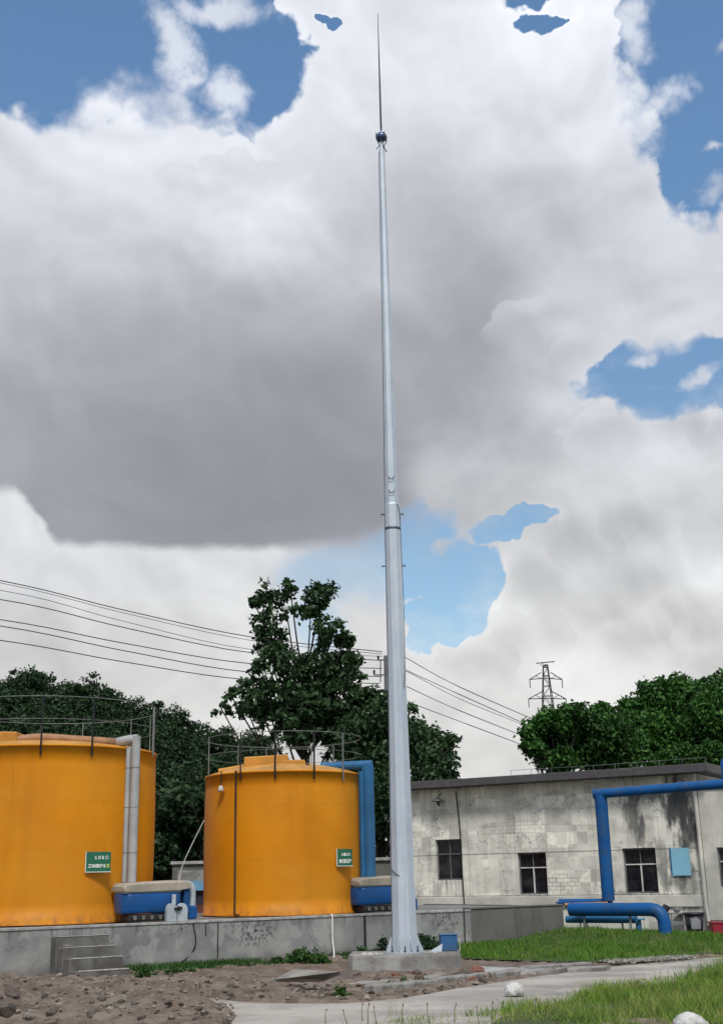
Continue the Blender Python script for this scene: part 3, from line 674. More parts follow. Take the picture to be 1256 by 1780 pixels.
pts = [mpt(z0 + .1) + Vector((-.22, -.10, 0)), mpt(3.4) + Vector((-.18, -.09, 0)), mpt(7.9) + Vector((-.15, -.07, 0)), mpt(8.5) + Vector((-.14, -.06, 0)), mpt(12) + Vector((-.098, -.04, 0)), mpt(16.4) + Vector((-.066, -.01, 0))]
MB().tube(smooth_path(pts, 5), .007, 6).build('down_conductor', M_GALVD, mast)
# access panel low on the shaft
q = MB(); zc_ = 1.55
q.tube([mpt(1.72) + Vector((-.215, -.03, 0)), mpt(1.62) + Vector((-.16, -.17, 0)), mpt(1.56) + Vector((-.06, -.222, 0))], .008, 6); q.build('cable_loop', M_BLACK, mast)
# finial: ball in a small cradle, and the spike
head = MB(); head.tube([mpt(16.46), mpt(16.60)], [.05, .035], 12); head.tube([mpt(16.60), mpt(16.95)], .022, 8); head.build('spike_socket', M_GALV, mast)
q = MB(); q.lathe((MC.x, MC.y, 16.78), [(.0, -.075), (.06, -.075), (.10, -.05), (.125, .0), (.12, .04), (.09, .09), (.045, .12), (.0, .125)], 24); q.build('finial_ball', mat('blue_steel', (.10, .14, .27, 1), .3, metal=.5, var=.2), mast)
q = MB()
for a in range(4):
    d = Vector((math.cos(a * math.pi / 2 + .5), math.sin(a * math.pi / 2 + .5), 0))
    q.tube([mpt(16.86) + d * .128, mpt(16.72) + d * .125, mpt(16.58) + d * .05, mpt(16.50) + d * .10, mpt(16.47) + d * .125], .012, 6)
q.build('cradle', M_GALVD, mast)
MB().tube([mpt(16.88), mpt(17.9), mpt(18.9), mpt(19.95)], [.022, .019, .013, .006], 8).build('lightning_spike', M_ROD, mast)

# ------------------------------------------------------------------ the two yellow tanks
def tank_custom(N, o, c, b):
    x, y, z = N.sep(o)
    s = N.noise(N.v('MULTIPLY', o, (1.6, 1.6, .16)), 1.0, 5, .6)
    c = N.mix(N.m('MULTIPLY', N.sm(s, .48, .75), .3), c, (.36, .135, .008, 1))
    band = N.m('FRACT', N.m('MULTIPLY', z, 1 / 1.1)); seam = N.sm(N.m('ABSOLUTE', N.m('SUBTRACT', band, .5)), .492, .5)
    c = N.mix(N.m('MULTIPLY', seam, .3), c, (.24, .10, .012, 1))
    low = N.sm(N.m('ADD', z, N.m('MULTIPLY', N.noise(N.v('MULTIPLY', o, (2, 2, .6)), 2.0, 4), .6)), .15, .75, 1, 0)
    c = N.mix(N.m('MULTIPLY', low, .4), c, (.36, .12, .02, 1))
    st = N.noise(N.v('MULTIPLY', o, (10, 10, .35)), 1.0, 5, .65); tp = N.sm(z, 3.2, 1.2, 1, 0)
    c = N.mix(N.m('MULTIPLY', N.m('MULTIPLY', N.sm(st, .55, .72), tp), .3), c, (.25, .10, .02, 1))
    fd = N.sm(N.noise(N.v('MULTIPLY', o, (.5, .5, .9)), 1.0, 5, .6), .4, .7); c = N.mix(N.m('MULTIPLY', fd, .3), c, (.60, .30, .04, 1))
    gr = N.m('MULTIPLY', N.sm(z, .0, .3, 1, 0), N.sm(N.noise(N.v('MULTIPLY', o, (6, 6, 3)), 1.0, 6, .7), .4, .65))
    return N.mix(N.m('MULTIPLY', gr, .5), c, (.12, .07, .04, 1))
M_TANK = mat('yellow_orange_paint', (.69, .255, .004, 1), .55, col2=(.59, .205, .004, 1), vscale=.7, fine=.035, fscale=30, bump=.05, bscale=4, custom=tank_custom, spec=.22)
M_ROOF = mat('faded_orange_roof', (.62, .31, .06, 1), .6, var=.25, vscale=1.5, bump=.1)
M_HATCH = mat('orange_hatch', (.60, .27, .03, 1), .55, var=.2, vscale=2)
M_RUSTP = mat('sunbleached_brown_pipe', (.42, .22, .11, 1), .7, var=.3, vscale=3, dirt=(.2, .12, .08, 1), dirt_amt=.4)
M_CLAD = mat('grey_cladding', (.47, .475, .475, 1), .55, metal=.2, var=.18, vscale=1.5, streak=.2, bump=.08)
M_RAIL = mat('railing_steel', (.22, .235, .235, 1), .6, metal=.3, var=.3)
M_BLUE = mat('blue_pipe_paint', (.005, .095, .30, 1), .5, col2=(.004, .065, .22, 1), vscale=1.6, fine=.1, bump=.12, dirt=(.05, .085, .13, 1), dirt_amt=.45, dscale=3, spec=.25, streak=.25)
M_BLUE2 = mat('faded_blue_pipe_paint', (.02, .15, .33, 1), .5, col2=(.015, .11, .26, 1), vscale=1.6, fine=.1, bump=.12, streak=.3)
ZP = .832
def tank(px, D, R, H, label, z_ring):
    c = at(px, 1450, D); c = Vector((c.x, D, ZP)); t = thing('storage_tank', label, 'tank', tuple(c), 0, 'yellow storage tanks on the platform')
    prof = [(R + .035, .0), (R + .035, .03), (R + .004, .05)] + [(R + .02 * math.sin(math.pi * k / 10), .05 + (H - .1) * k / 10) for k in range(11)] + [(R + .02, H - .05), (R + .022, H - .01), (R - .01, H)]
    MB().lathe(c, prof, 96).build('shell', M_TANK, t)
    dome = [(R - .01, H), (R * .8, H + .1), (R * .5, H + .2), (R * .25, H + .25), (.001, H + .26)]
    MB().lathe(c, dome, 96).build('roof', M_ROOF, t)
    zr = z_ring - ZP; zm = (zr + H) / 2 + .02; Rr = R + .01
    for z_, nm, r_ in ((zr, 'handrail', .009), (zm, 'midrail', .006)):
        pts_ = [c + Vector((Rr * math.cos(a), Rr * math.sin(a), z_)) for a in np.linspace(0, 2 * math.pi, 81)]
        MB().tube(pts_, r_, 6, caps=False).build(nm, M_RAIL, t)
    return t, c, zr
def tp(c, R, px, z):             # point on the tank's near side in pixel column px
    d = ray(px, 1450); dx_, dy_ = d.x / d.y, 1.0
    # intersect the vertical plane through the eye with the shell circle
    A = dx_ * dx_ + 1; Bq = -2 * (dx_ * c.x + c.y); Cq = c.x ** 2 + c.y ** 2 - R * R; disc = Bq * Bq - 4 * A * Cq
    if disc < 0: yy = c.y; return Vector((c.x + math.copysign(R, dx_ * yy - c.x), yy, z))
    yy = (-Bq - math.sqrt(disc)) / (2 * A); return Vector((dx_ * yy, yy, z))
R1, H1 = 2.2, 3.27; R2, H2 = 1.715, 2.90
t1, c1, zr1 = tank(76, 25.3, R1, H1, 'large yellow storage tank cut off by the left edge of the picture', 5.0)
t2, c2, zr2 = tank(493, 27.4, R2, H2, 'yellow storage tank with blue outlet pipe, just left of the mast', 4.53)
def post(t, c, R, px, z_lo, z_hi, r_, m, back=False):
    p = tp(c, R + .012, px, 0)
    if back: d = (p - c); p = c + Vector((d.x, -d.y, 0))
    MB().tube([Vector((p.x, p.y, z_lo)), Vector((p.x, p.y, z_hi))], r_, 8).build('rail_post', m, t)
for px, zl in ((63, -.22), (154, -.22), (-60, -.22), (262, -.1)): post(t1, c1, R1 + .03, px, ZP + H1 + zl, ZP + zr1, .019 if px != 262 else .022, M_BLACK if px != 262 else M_RAIL)
for px in (40, 160, 220): post(t1, c1, R1, px, ZP + H1, ZP + zr1, .013, M_RAIL, True)
for px, zl, r_ in ((417, -.2, .016), (478, -.2, .02), (547, -.2, .02), (598, -.22, .018), (361, -.05, .013)): post(t2, c2, R2 + .03, px, ZP + H2 + zl, ZP + zr2, r_, M_BLACK if 400 < px < 560 else M_RAIL)
for px in (440, 530, 575, 390): post(t2, c2, R2, px, ZP + H2, ZP + zr2, .013, M_RAIL, True)

# tank 1: hatch, roof pipe, clad riser
p = c1 + Vector((-.85, -1.2, 0)); q = MB().box(Vector((p.x, p.y, ZP + H1 + .16)), (1.3, .9, .3), (Vector((1, .05, -.02)).normalized(), Vector((0, 1, 0)), UZ), .02); q.build('hatch', M_HATCH, t1)
rp = tp(c1, R1 + .16, 229, 0); rpx = Vector((rp.x, rp.y, 0)) 
pa = c1 + Vector((-.3, -1.5, 0)); 
pts = [Vector((pa.x, pa.y, ZP + H1 + .13)), Vector((pa.x + .5, pa.y, ZP + H1 + .18)), Vector((pa.x + 1.1, pa.y + .05, ZP + H1 + .14)), Vector((rp.x - .35, rp.y + .15, ZP + H1 + .1))]
MB().tube(smooth_path(pts, 6), .085, 12).build('roof_pipe', M_RUSTP, t1)
q = MB(); q.tube([pts[-1] + Vector((-.02, 0, 0)), Vector((rp.x - .12, rp.y + .02, ZP + H1 + .13)), Vector((rp.x + .06, rp.y, ZP + H1 + .14))], [.10, .10, .10], 12); q.build('pipe_elbow', M_CLAD, t1)
for dx_, r_, zt in ((.035, .085, ZP + H1 + .2), (-.115, .055, ZP + H1 - .02)):
    base = Vector((rp.x + dx_, rp.y + (-.02 if dx_ > 0 else .02), 0)); ri = MB(); ri.tube([base + UZ * (ZP + .72), base + UZ * zt], r_, 14)
    ri.build('clad_riser' if dx_ > 0 else 'cable_duct', M_CLAD, t1)
    for z_ in (ZP + 1.25, ZP + 2.1, ZP + 2.85): MB().tube([base + UZ * z_, base + UZ * (z_ + .012)], r_ + .004, 14).build('riser_band', M_RAIL, t1)
# tank 2: hatch, box, black feed pipe, blue outlet
p = c2 + Vector((-.25, -.55, 0)); MB().box(Vector((p.x - .1, p.y, ZP + H2 + .24)), (.95, .7, .26), (Vector((1, .1, .05)).normalized(), Vector((-.1, 1, 0)).normalized(), UZ), .02).build('hatch', M_HATCH, t2)
MB().box(Vector((p.x + .52, p.y - .2, ZP + H2 + .2)), (.5, .25, .14), None, .015).build('roof_box', M_HATCH, t2)
pp = [Vector((c2.x - 1.35, c2.y - .8, ZP + H2 + .06)), Vector((c2.x - .75, c2.y - .75, ZP + H2 + .16))]; MB().tube(pp, .06, 10).build('roof_pipe', M_HATCH, t2)
bp_ = tp(c2, R2, 622, 0); bx_, by_ = c2.x + R2 + .11, c2.y - .55
zt = ZP + H2 + .12
top = [Vector((c2.x + .85, by_ + .25, zt + .03)), Vector((bx_ + .03, by_, zt)), Vector((bx_ + .03, by_, zt - .02))]
MB().tube([top[0], Vector((bx_ + .14, by_, zt + .04))], .10, 14).build('outlet_crosspipe', M_BLUE2, t2)
MB().tube([Vector((bx_ + .04, by_, ZP + .5)), Vector((bx_ + .04, by_, zt + .02))], .135, 18).build('outlet_downpipe', M_BLUE2, t2)
MB().tube([Vector((bx_ - .10, by_ - .06, ZP + .5)), Vector((bx_ - .10, by_ - .06, zt - .1))], .06, 12).build('outlet_downpipe', M_BLUE2, t2)
q = MB(); q.tube([Vector((c2.x + .55, c2.y - 1.0, ZP + H2 + .15)), Vector((c2.x + .7, c2.y - .95, ZP + H2 + .08)), Vector((c2.x + 1.1, c2.y - .8, ZP + H2 + .06))], .035, 8); q.build('feed_hose', M_BLACK, t2)
pk = tp(c2, R2 + .045, 409, 0)
MB().tube([Vector((pk.x, pk.y, ZP + H2 + .02)), Vector((pk.x, pk.y, ZP + .05)), Vector((pk.x + .1, pk.y - .12, ZP + .03))], .019, 8).build('level_gauge_pipe', M_BLACK, t2)
pl = tp(c2, R2 + .08, 383, 0); z_ = 3.42
tl = thing('floodlight', 'small white lamp hooked on the rim of the yellow tank', 'lamp', (pl.x, pl.y, z_ - .05))
MB().tube([Vector((pl.x, pl.y + .05, ZP + H2 + .03)), Vector((pl.x, pl.y - .02, z_ + .15)), Vector((pl.x, pl.y, z_ + .02))], .012, 6).build('bracket', M_BLACK, tl)
MB().lathe((pl.x, pl.y - .02, z_ - .07), [(.0, .11), (.03, .105), (.05, .05), (.08, .0), (.07, -.005), (.0, .01)], 14).build('lamp_head', M_WHITE, tl)

# green notice boards
M_SIGN = mat('green_sign_enamel', (.008, .13, .065, 1), .4, var=.12, vscale=4, coat=.2)
M_LETTER = mat('white_lettering', (.78, .8, .78, 1), .6, var=.06)
M_YEL = mat('yellow_green_mark', (.62, .72, .12, 1), .6, var=.05)
GL = {'1': ['..#..', '.##..', '..#..', '..#..', '.###.'], 'b': ['#####', '#####', '#####', '#####', '#####'], '8': ['.###.', '#...#', '.###.', '#...#', '.###.'], 'C': ['.###.', '#...#', '#....', '#...#', '.###.'],
      'Z': ['#####', '...#.', '..#..', '.#...', '#####'], 'm': ['#.#.#', '#####', '#.#.#', '#####', '#.#.#'], 'k': ['#####', '#.#.#', '#####', '#.#.#', '#####'], 'p': ['#####', '#...#', '#.###', '#.#..', '###..'],
      'i': ['.##..', '.##..', '.##..', '.##..', '.###.'], 'g': ['####.', '#..#.', '#.##.', '#....', '####.'], 'E': ['.####', '.#...', '.###.', '.#...', '.####'], '2': ['.###.', '...#.', '.###.', '.#...', '.###.'], 'h': ['#.#.#', '#.#.#', '###.#', '#.#.#', '#.#.#']}
def sign(c, R, px, zc, w, h, rows, label):
    p = tp(c, R, px, zc); nrm = Vector((p.x - c.x, p.y - c.y, 0)).normalized(); nrm = (nrm * .55 + Vector((0, -.6, 0))).normalized(); u = Vector((-nrm.y, nrm.x, 0))
    if u.x < 0: u = -u
    ax = (u, -nrm, UZ); p = p + nrm * .10
    t = thing('notice_board', label, 'sign', (p.x, p.y, zc - h / 2), 0, 'green notices on the tanks')
    MB().box(p, (w, .012, h), ax, .004).build('board', M_SIGN, t)
    q = MB(); q.box(p - u * (w / 2 + .004), (.012, .02, h + .02), ax); q.box(p - UZ * (h / 2 + .004), (w + .02, .02, .012), ax); q.build('edge_trim', M_LETTER, t)
    for (txt, zz, cell, x0, step) in rows:
        for i, g in enumerate(txt):
            if g == ' ': continue
            q = MB(); cx = x0 + i * step
            for r_ in range(5):
                for k in range(5):
                    if GL[g][r_][k] == '#': q.box(p + nrm * .0085 + u * ((cx + (k - 2) * cell)) + UZ * (zz + (2 - r_) * cell), (cell * .98, .003, cell * .98), ax)
            q.build('letter', M_YEL if (g == 'g') else M_LETTER, t)
    return t
sign(c1, R1 + .03, 172, 1.93, .46, .36, [('18iC', .075, .012, -.05, .068), ('Zmkpig', -.075, .012, -.155, .068)], 'green notice board on the large left tank, with a yellow-green last character')
sign(c2, R2 + .03, 595, 1.95, .34, .335, [('1bE2', .06, .011, -.06, .055), ('mkp', -.075, .0155, -.085, .092)], 'green notice board on the smaller tank beside the blue pipe')

# ------------------------------------------------------------------ blower units on the platform
M_TUB = mat('blue_enamel', (.004, .08, .28, 1), .35, col2=(.003, .06, .21, 1), vscale=1.5, fine=.05, spec=.35, coat=.1, dirt=(.02, .05, .1, 1), dirt_amt=.3)
M_TARP = mat('tan_sheeting', (.40, .35, .28, 1), .8, var=.25, vscale=2, bump=.25, bscale=8)
M_PALEB = mat('pale_grey_paint', (.47, .53, .58, 1), .5, var=.15, vscale=3, bump=.06)
M_RUBBER = mat('black_rubber', (.014, .013, .013, 1), .7, var=.3)
M_ROLLER = mat('worn_roller', (.2, .18, .16, 1), .6, var=.3)
def blower(px, back, label):
    o = wallpt(px, ZP, back)
    t = thing('blower_unit', label, 'blower', tuple(o), WROT, 'blue blower units on the platform')
    P3 = lambda s, y, z: o + WU * s + WN * y + UZ * z
    # rounded-end housing
    q = MB(); ring = []
    L_, Wd, r_ = 1.42, .62, .2
    loop = []
    for cx, cy, a0 in ((L_ - r_, r_, -90), (L_ - r_, Wd - r_, 0), (r_, Wd - r_, 90), (r_, r_, 180)):
        for k in range(7): a = math.radians(a0 + 15 * k); loop.append((cx + r_ * math.cos(a), cy + r_ * math.sin(a)))
    lv = [(.03, .165), (.008, .18), (0, .22), (-.012, .5), (-.005, .52), (.02, .535)]
    n = len(loop); cxm, cym = L_ / 2, Wd / 2; V_ = []
    for ins, z in lv:
        for (x, y) in loop:
            f = (1 - ins * 2 / L_, 1 - ins * 2 / Wd); V_.append(P3(cxm + (x - cxm) * f[0], cym + (y - cym) * f[1], z))
    F_ = [(i * n + k, i * n + (k + 1) % n, (i + 1) * n + (k + 1) % n, (i + 1) * n + k) for i in range(len(lv) - 1) for k in range(n)]
    q.add(V_, F_, True); q.add(V_[-n:], [tuple(range(n))]); q.add(V_[:n], [tuple(range(n - 1, -1, -1))]); q.build('housing', M_TUB, t)
    # pale moulding under the cover, and the tan cover over it
    q = MB(); q.box(P3(L_ / 2, Wd / 2, .56), (L_ - .1, Wd - .1, .05), WAX, .02); q.build('seal_strip', M_PALEB, t)
    q = MB(); secs = [(-.01, .58, .66), (.05, .575, .72), (.4, .57, .735), (.9, .575, .75), (1.35, .585, .76), (1.55, .61, .745), (1.6, .63, .72)]; V_, F_ = [], []
    for s_, zb, zt in secs: V_ += [P3(s_, -.015, zb), P3(s_, -.01, zt - .03), P3(s_, .06, zt), P3(s_, Wd - .06, zt + .01), P3(s_, Wd + .01, zt - .03), P3(s_, Wd + .01, zb)]
    for i in range(len(secs) - 1):
        for k in range(6): F_.append((i * 6 + k, i * 6 + (k + 1) % 6, (i + 1) * 6 + (k + 1) % 6, (i + 1) * 6 + k))
    q.add(V_, F_, False); q.add(V_[:6], [(0, 1, 2, 3, 4, 5)]); q.add(V_[-6:], [(5, 4, 3, 2, 1, 0)]); q.build('cover', M_TARP, t)
    # white elbow duct dropping to a blue sump
    q = MB(); q.tube(bend_path(P3(1.42, .2, .665), P3(1.72, .2, .665), P3(1.72, .2, .27), .14), .095, 14); q.build('elbow_duct', M_PALEB, t)
    q = MB(); q.box(P3(1.70, .22, .15), (.24, .28, .26), WAX, .04); q.build('sump', M_TUB, t)
    q = MB(); q.box(P3(1.53, .12, .36), (.16, .16, .46), WAX, .03); q.build('blue_column', M_TUB, t)
    # round-shouldered grey bearing housing with a dark shaft
    for s_, w_ in ((1.07, .23), (1.33, .24)):
        q = MB(); pl_ = [(-w_ / 2, 0), (w_ / 2, 0), (w_ / 2, .2)] + [(w_ / 2 * math.cos(math.radians(a)), .2 + .13 * math.sin(math.radians(a))) for a in range(15, 180, 15)] + [(-w_ / 2, .2)]
        q.prism([P3(s_ + x, -.13, z + .005) for x, z in pl_], WN * .1); q.build('bearing_housing', M_PALEB, t)
    q = MB(); q.tube([P3(1.12, -.15, .235), P3(1.3, -.15, .25)], .025, 10); q.tube([P3(1.2, -.16, .24), P3(1.24, -.16, .24)], .042, 12); q.build('shaft', M_RUBBER, t)
    q = MB(); q.box(P3(1.15, -.05, .4), (.09, .06, .2), WAX, .02); q.build('bracket', M_PALEB, t)
    # dark skid with rollers
    q = MB(); q.box(P3(.57, .2, .085), (.9, .42, .13), WAX, .03); q.build('skid', M_RUBBER, t)
    for k in range(4):
        q = MB(); s_ = .25 + .2 * k; q.tube([P3(s_, -.035, .09), P3(s_, .02, .09)], .042, 10); q.build('roller', M_ROLLER, t)
    t.scale = (.84, 1, .96)
    return t
blower(221, .16, 'blue blower under a tan cover in front of the large left tank')
blower(635, .2, 'blue blower with tan cover standing behind the mast')

# pipes and cords hanging on the platform wall
p = wallpt(632); tag(MB().tube([Vector((p.x, p.y, .80)) - WN * .04, Vector((p.x, p.y, .14)) - WN * .04], .022, 8).build('drain_pipe', M_BLACK), 'black vertical drain pipe on the wall left of the mast', 'pipe')
p = wallpt(575); q = MB(); q.tube(smooth_path([Vector((p.x, p.y, .85)) - WN * .02, Vector((p.x, p.y, .78)) - WN * .05, Vector((p.x + .03, p.y - .1, .4)) , Vector((p.x + .06, p.y - .25, .06)), Vector((p.x + .0, p.y - .4, .03))], 5), .016, 8)
tag(q.build('hose', mat('white_hose_plastic', (.72, .72, .68, 1), .5, var=.1)), 'thin white hose dropping down the wall to the tilted board', 'hose')
p0, p1_, p2_ = wallpt(335), wallpt(338), wallpt(300)
q = MB(); q.tube(smooth_path([Vector((p0.x, p0.y, .80)) - WN * .02, Vector((p1_.x + .02, p1_.y, .45)) - WN * .03, Vector((p1_.x - .1, p1_.y, .22)) - WN * .04, Vector((p2_.x, p2_.y, .02)) - WN * .08], 6), .011, 6)
tag(q.build('cable', M_BLACK), 'thin dark cable curving down the wall below the first blower', 'cable')
p = wallpt(805); tag(MB().tube([Vector((p.x, p.y, .86)) - WN * .03, Vector((p.x, p.y, .06)) - WN * .03], .012, 6).build('drain_pipe', M_BLACK), 'thin dark pipe on the wall right of the mast', 'pipe')
# loose cord hanging between the tanks
q = MB(); q.tube(smooth_path([at(359, 1418, 27.3), at(345, 1445, 27), at(328, 1480, 26.6), at(316, 1508, 26.2), at(311, 1533, 25.9)], 6), .011, 6)
tag(q.build('cord', mat('pale_cord', (.4, .42, .4, 1), .7)), 'thin pale cord sagging from the second tank down to the first blower', 'cord')

# ------------------------------------------------------------------ the long weathered house
def HD(px): return on_line(px, 715, 35.9, 1150, 32.1)
def hp(px, z, back=0.0):
    D = HD(px); d = ray(px, 1480); return Vector((d.x / d.y * D, D, z)) + HN * back
HN = Vector((0, 0, 0)); _a, _b = hp(715, 0), hp(1150, 0); HU = (_b - _a).normalized(); HN = Vector((-HU.y, HU.x, 0)); HROT = math.atan2(HU.y, HU.x); HAX = (HU, HN, UZ)
HOR = hp(702, 0)
def hl(s, back=0.0, z=0.0): return HOR + HU * s + HN * back + UZ * z
def hit(px, py):                  # (distance along the facade, height) seen at a picture point
    d = ray(px, py); k = (HOR - CAM).dot(HN) / d.dot(HN); p = CAM + d * k; return ((p - HOR).dot(HU), p.z)
SE, _ = hit(1221, 1500)
zl = hit(1150, 1346)[1]; HT = zl - .03
wins = []
for (x0, x1, y0, y1, kind) in ((757, 803, 1459, 1530, 0), (900, 950, 1482, 1555, 1), (1083, 1141, 1474, 1553, 1)):
    sa_, za = hit(x0, (y0 + y1) / 2)[0], hit((x0 + x1) / 2, y1)[1]; sb_, zb = hit(x1, (y0 + y1) / 2)[0], hit((x0 + x1) / 2, y0)[1]; wins.append((sa_, sb_, za, zb, kind))
def house_custom(N, o, c, b):
    x, y, z = N.sep(o)
    # hard-edged patches of old limewash and bare render
    wv = N.v('ADD', o, N.v('SCALE', N.v('SUBTRACT', N.noise(o, 3.5, 3, .6, col=True), (.5, .5, .5)), .10))
    bx = N.sep(wv)
    cell = N.comb(N.m('FLOOR', N.m('MULTIPLY', bx[0], 1.35)), 0.0, N.m('FLOOR', N.m('MULTIPLY', N.m('ADD', bx[2], .1), 1.75)))
    wn = N.n('ShaderNodeTexWhiteNoise', noise_dimensions='3D'); N.put(wn.inputs['Vector'], cell)
    c = N.mix(1.0, c, N.comb(*(N.sm(wn.outputs['Value'], 0, 1, .86, 1.14),) * 3), 'MULTIPLY')
    cell2 = N.comb(N.m('FLOOR', N.m('MULTIPLY', bx[0], 3.4)), 0.0, N.m('FLOOR', N.m('MULTIPLY', bx[2], 3.1)))
    wn2 = N.n('ShaderNodeTexWhiteNoise', noise_dimensions='3D'); N.put(wn2.inputs['Vector'], N.v('ADD', cell2, (7, 3, 5)))
    msk = N.sm(N.noise(N.v('MULTIPLY', o, (1, 1, 1.3)), .8, 3), .46, .52)
    c = N.mix(msk, c, N.mix(1.0, c, N.comb(*(N.sm(wn2.outputs['Value'], 0, 1, .74, 1.2),) * 3), 'MULTIPLY'))
    pe = N.sm(N.noise(o, 2.6, 7, .62), .53, .55); c = N.mix(N.m('MULTIPLY', pe, .22), c, (.30, .29, .27, 1))
    pe2 = N.sm(N.noise(N.v('ADD', o, (9, 4, 2)), 1.7, 7, .6), .57, .59); c = N.mix(N.m('MULTIPLY', pe2, .5), c, (.72, .70, .64, 1))
    # streaks from the eave
    s = N.noise(N.v('MULTIPLY', o, (4, 4, .3)), 1.0, 6, .66)
    c = N.mix(N.m('MULTIPLY', N.sm(s, .52, .74), .22), c, (.14, .14, .13, 1))
    # crack lines and cracked patches
    v = N.n('ShaderNodeTexVoronoi', feature='DISTANCE_TO_EDGE'); N.put(v.inputs['Vector'], N.v('ADD', o, N.v('SCALE', N.noise(o, 3, 4, .7, col=True), .4))); v.inputs['Scale'].default_value = 2.4
    c = N.mix(N.m('MULTIPLY', N.sm(v.outputs[0], .004, .016, 1, 0), N.m('MULTIPLY', N.sm(N.noise(o, 1.1, 2), .5, .56), .8)), c, (.07, .068, .065, 1))
    br = N.n('ShaderNodeTexBrick'); N.put(br.inputs['Vector'], N.comb(x, z, 0.0)); br.inputs['Scale'].default_value = 1.0
    for k_, v_ in (('Brick Width', .21), ('Row Height', .10), ('Mortar Size', .008)): br.inputs[k_].default_value = v_
    for (px, py, rx, rz, amt) in ((975, 1535, .5, .27, .6), (895, 1440, 1.0, .3, .3)):
        s_, z_ = hit(px, py); k = N.v('LENGTH', N.v('MULTIPLY', N.v('SUBTRACT', o, (s_, 0, z_)), (1 / rx, 0, 1 / rz)))
        k = N.sm(N.m('ADD', k, N.m('MULTIPLY', N.m('SUBTRACT', N.noise(o, 6, 3), .5), 1.2)), .8, 1.0, 1, 0)
        c = N.mix(N.m('MULTIPLY', N.m('MULTIPLY', k, br.outputs['Fac']), amt), c, (.06, .06, .058, 1))
    # thin horizontal day joints
    for zz in (hit(900, 1483)[1], hit(900, 1557)[1]):
        c = N.mix(N.sm(N.m('ABSOLUTE', N.m('SUBTRACT', z, zz)), .010, .02, .6, 0), c, (.07, .07, .068, 1))
    for px in (812, 893, 948, 1030, 1106, 1144):
        c = N.mix(N.sm(N.m('ABSOLUTE', N.m('SUBTRACT', x, hit(px, 1450)[0])), .006, .014, .3, 0), c, (.09, .09, .085, 1))
    # drips below the sills
    for w in wins:
        sx = (w[0] + w[1]) / 2; k = N.sm(N.m('ABSOLUTE', N.m('SUBTRACT', x, sx)), (w[1] - w[0]) * .45, (w[1] - w[0]) * .62, 1, 0)
        k = N.m('MULTIPLY', k, N.m('MULTIPLY', N.sm(z, w[2] - .75, w[2], 0, 1), N.sm(z, w[2] - .01, w[2] + .01, 1, 0)))
        dr = N.sm(N.noise(N.v('MULTIPLY', o, (14, 14, .5)), 1.0, 5, .7), .42, .62)
        c = N.mix(N.m('MULTIPLY', N.m('MULTIPLY', k, dr), .7), c, (.10, .10, .095, 1))
    eave = N.m('MULTIPLY', N.sm(z, HT - .9, HT, 0, 1), N.sm(N.noise(N.v('MULTIPLY', o, (9, 9, .35)), 1.0, 6, .7), .46, .66))
    c = N.mix(N.m('MULTIPLY', eave, .28), c, (.13, .128, .12, 1))
    # soot and mould where the photo shows them
    for (px, py, rx, rz, amt) in ((1100, 1410, .34, .95, .75), (1180, 1400, .55, 1.1, .93), (1190, 1450, .42, .9, .8), (1130, 1380, 1.0, .22, .7), (1200, 1550, .25, 1.6, .5), (1130, 1575, 1.3, .16, .5), (1178, 1530, .36, .35, .7), (1080, 1560, .5, .2, .4), (1115, 1440, .12, .7, .6), (1150, 1500, .2, .8, .5), (770, 1420, .3, .5, .25)):
        s_, z_ = hit(px, py); k = N.v('LENGTH', N.v('MULTIPLY', N.v('SUBTRACT', o, (s_, 0, z_)), (1 / rx, 0, 1 / rz)))
        k = N.sm(N.m('ADD', k, N.m('MULTIPLY', N.m('SUBTRACT', N.noise(N.v('MULTIPLY', o, (1.6, 1, .6)), 3, 6, .62), .5), 2.6)), .35, 1.05, amt, 0)
        c = N.mix(k, c, (.05, .05, .055, 1))
    return c
M_HOUSE = mat('old_limewash', (.80, .77, .68, 1), .93, col2=(.67, .645, .57, 1), vscale=.8, fine=.08, fscale=50, bump=.35, bscale=18, custom=house_custom)
M_HOUSEB = mat('newer_cream_render', (.72, .69, .62, 1), .92, var=.18, vscale=.8, fine=.06, bump=.2, streak=.2, dirt=(.2, .19, .17, 1), dirt_amt=.25)
M_ROOFC = mat('tarred_roof_edge', (.085, .08, .085, 1), .9, var=.3, vscale=2, bump=.3, dirt=(.17, .16, .16, 1), dirt_amt=.4, dscale=2)
M_GLASS = mat('dusty_window_glass', (.012, .013, .019, 1), .2, var=.5, vscale=2.0, spec=.35, dirt=(.05, .05, .055, 1), dirt_amt=.5)
M_FRAME = mat('pale_window_bar', (.75, .75, .72, 1), .7, var=.25)
M_FRAMED = mat('grey_window_frame', (.16, .165, .175, 1), .7, var=.3)
house = thing('long_house', 'long single storey house with peeling grey limewash and a flat dark roof', 'house', tuple(HOR), HROT)
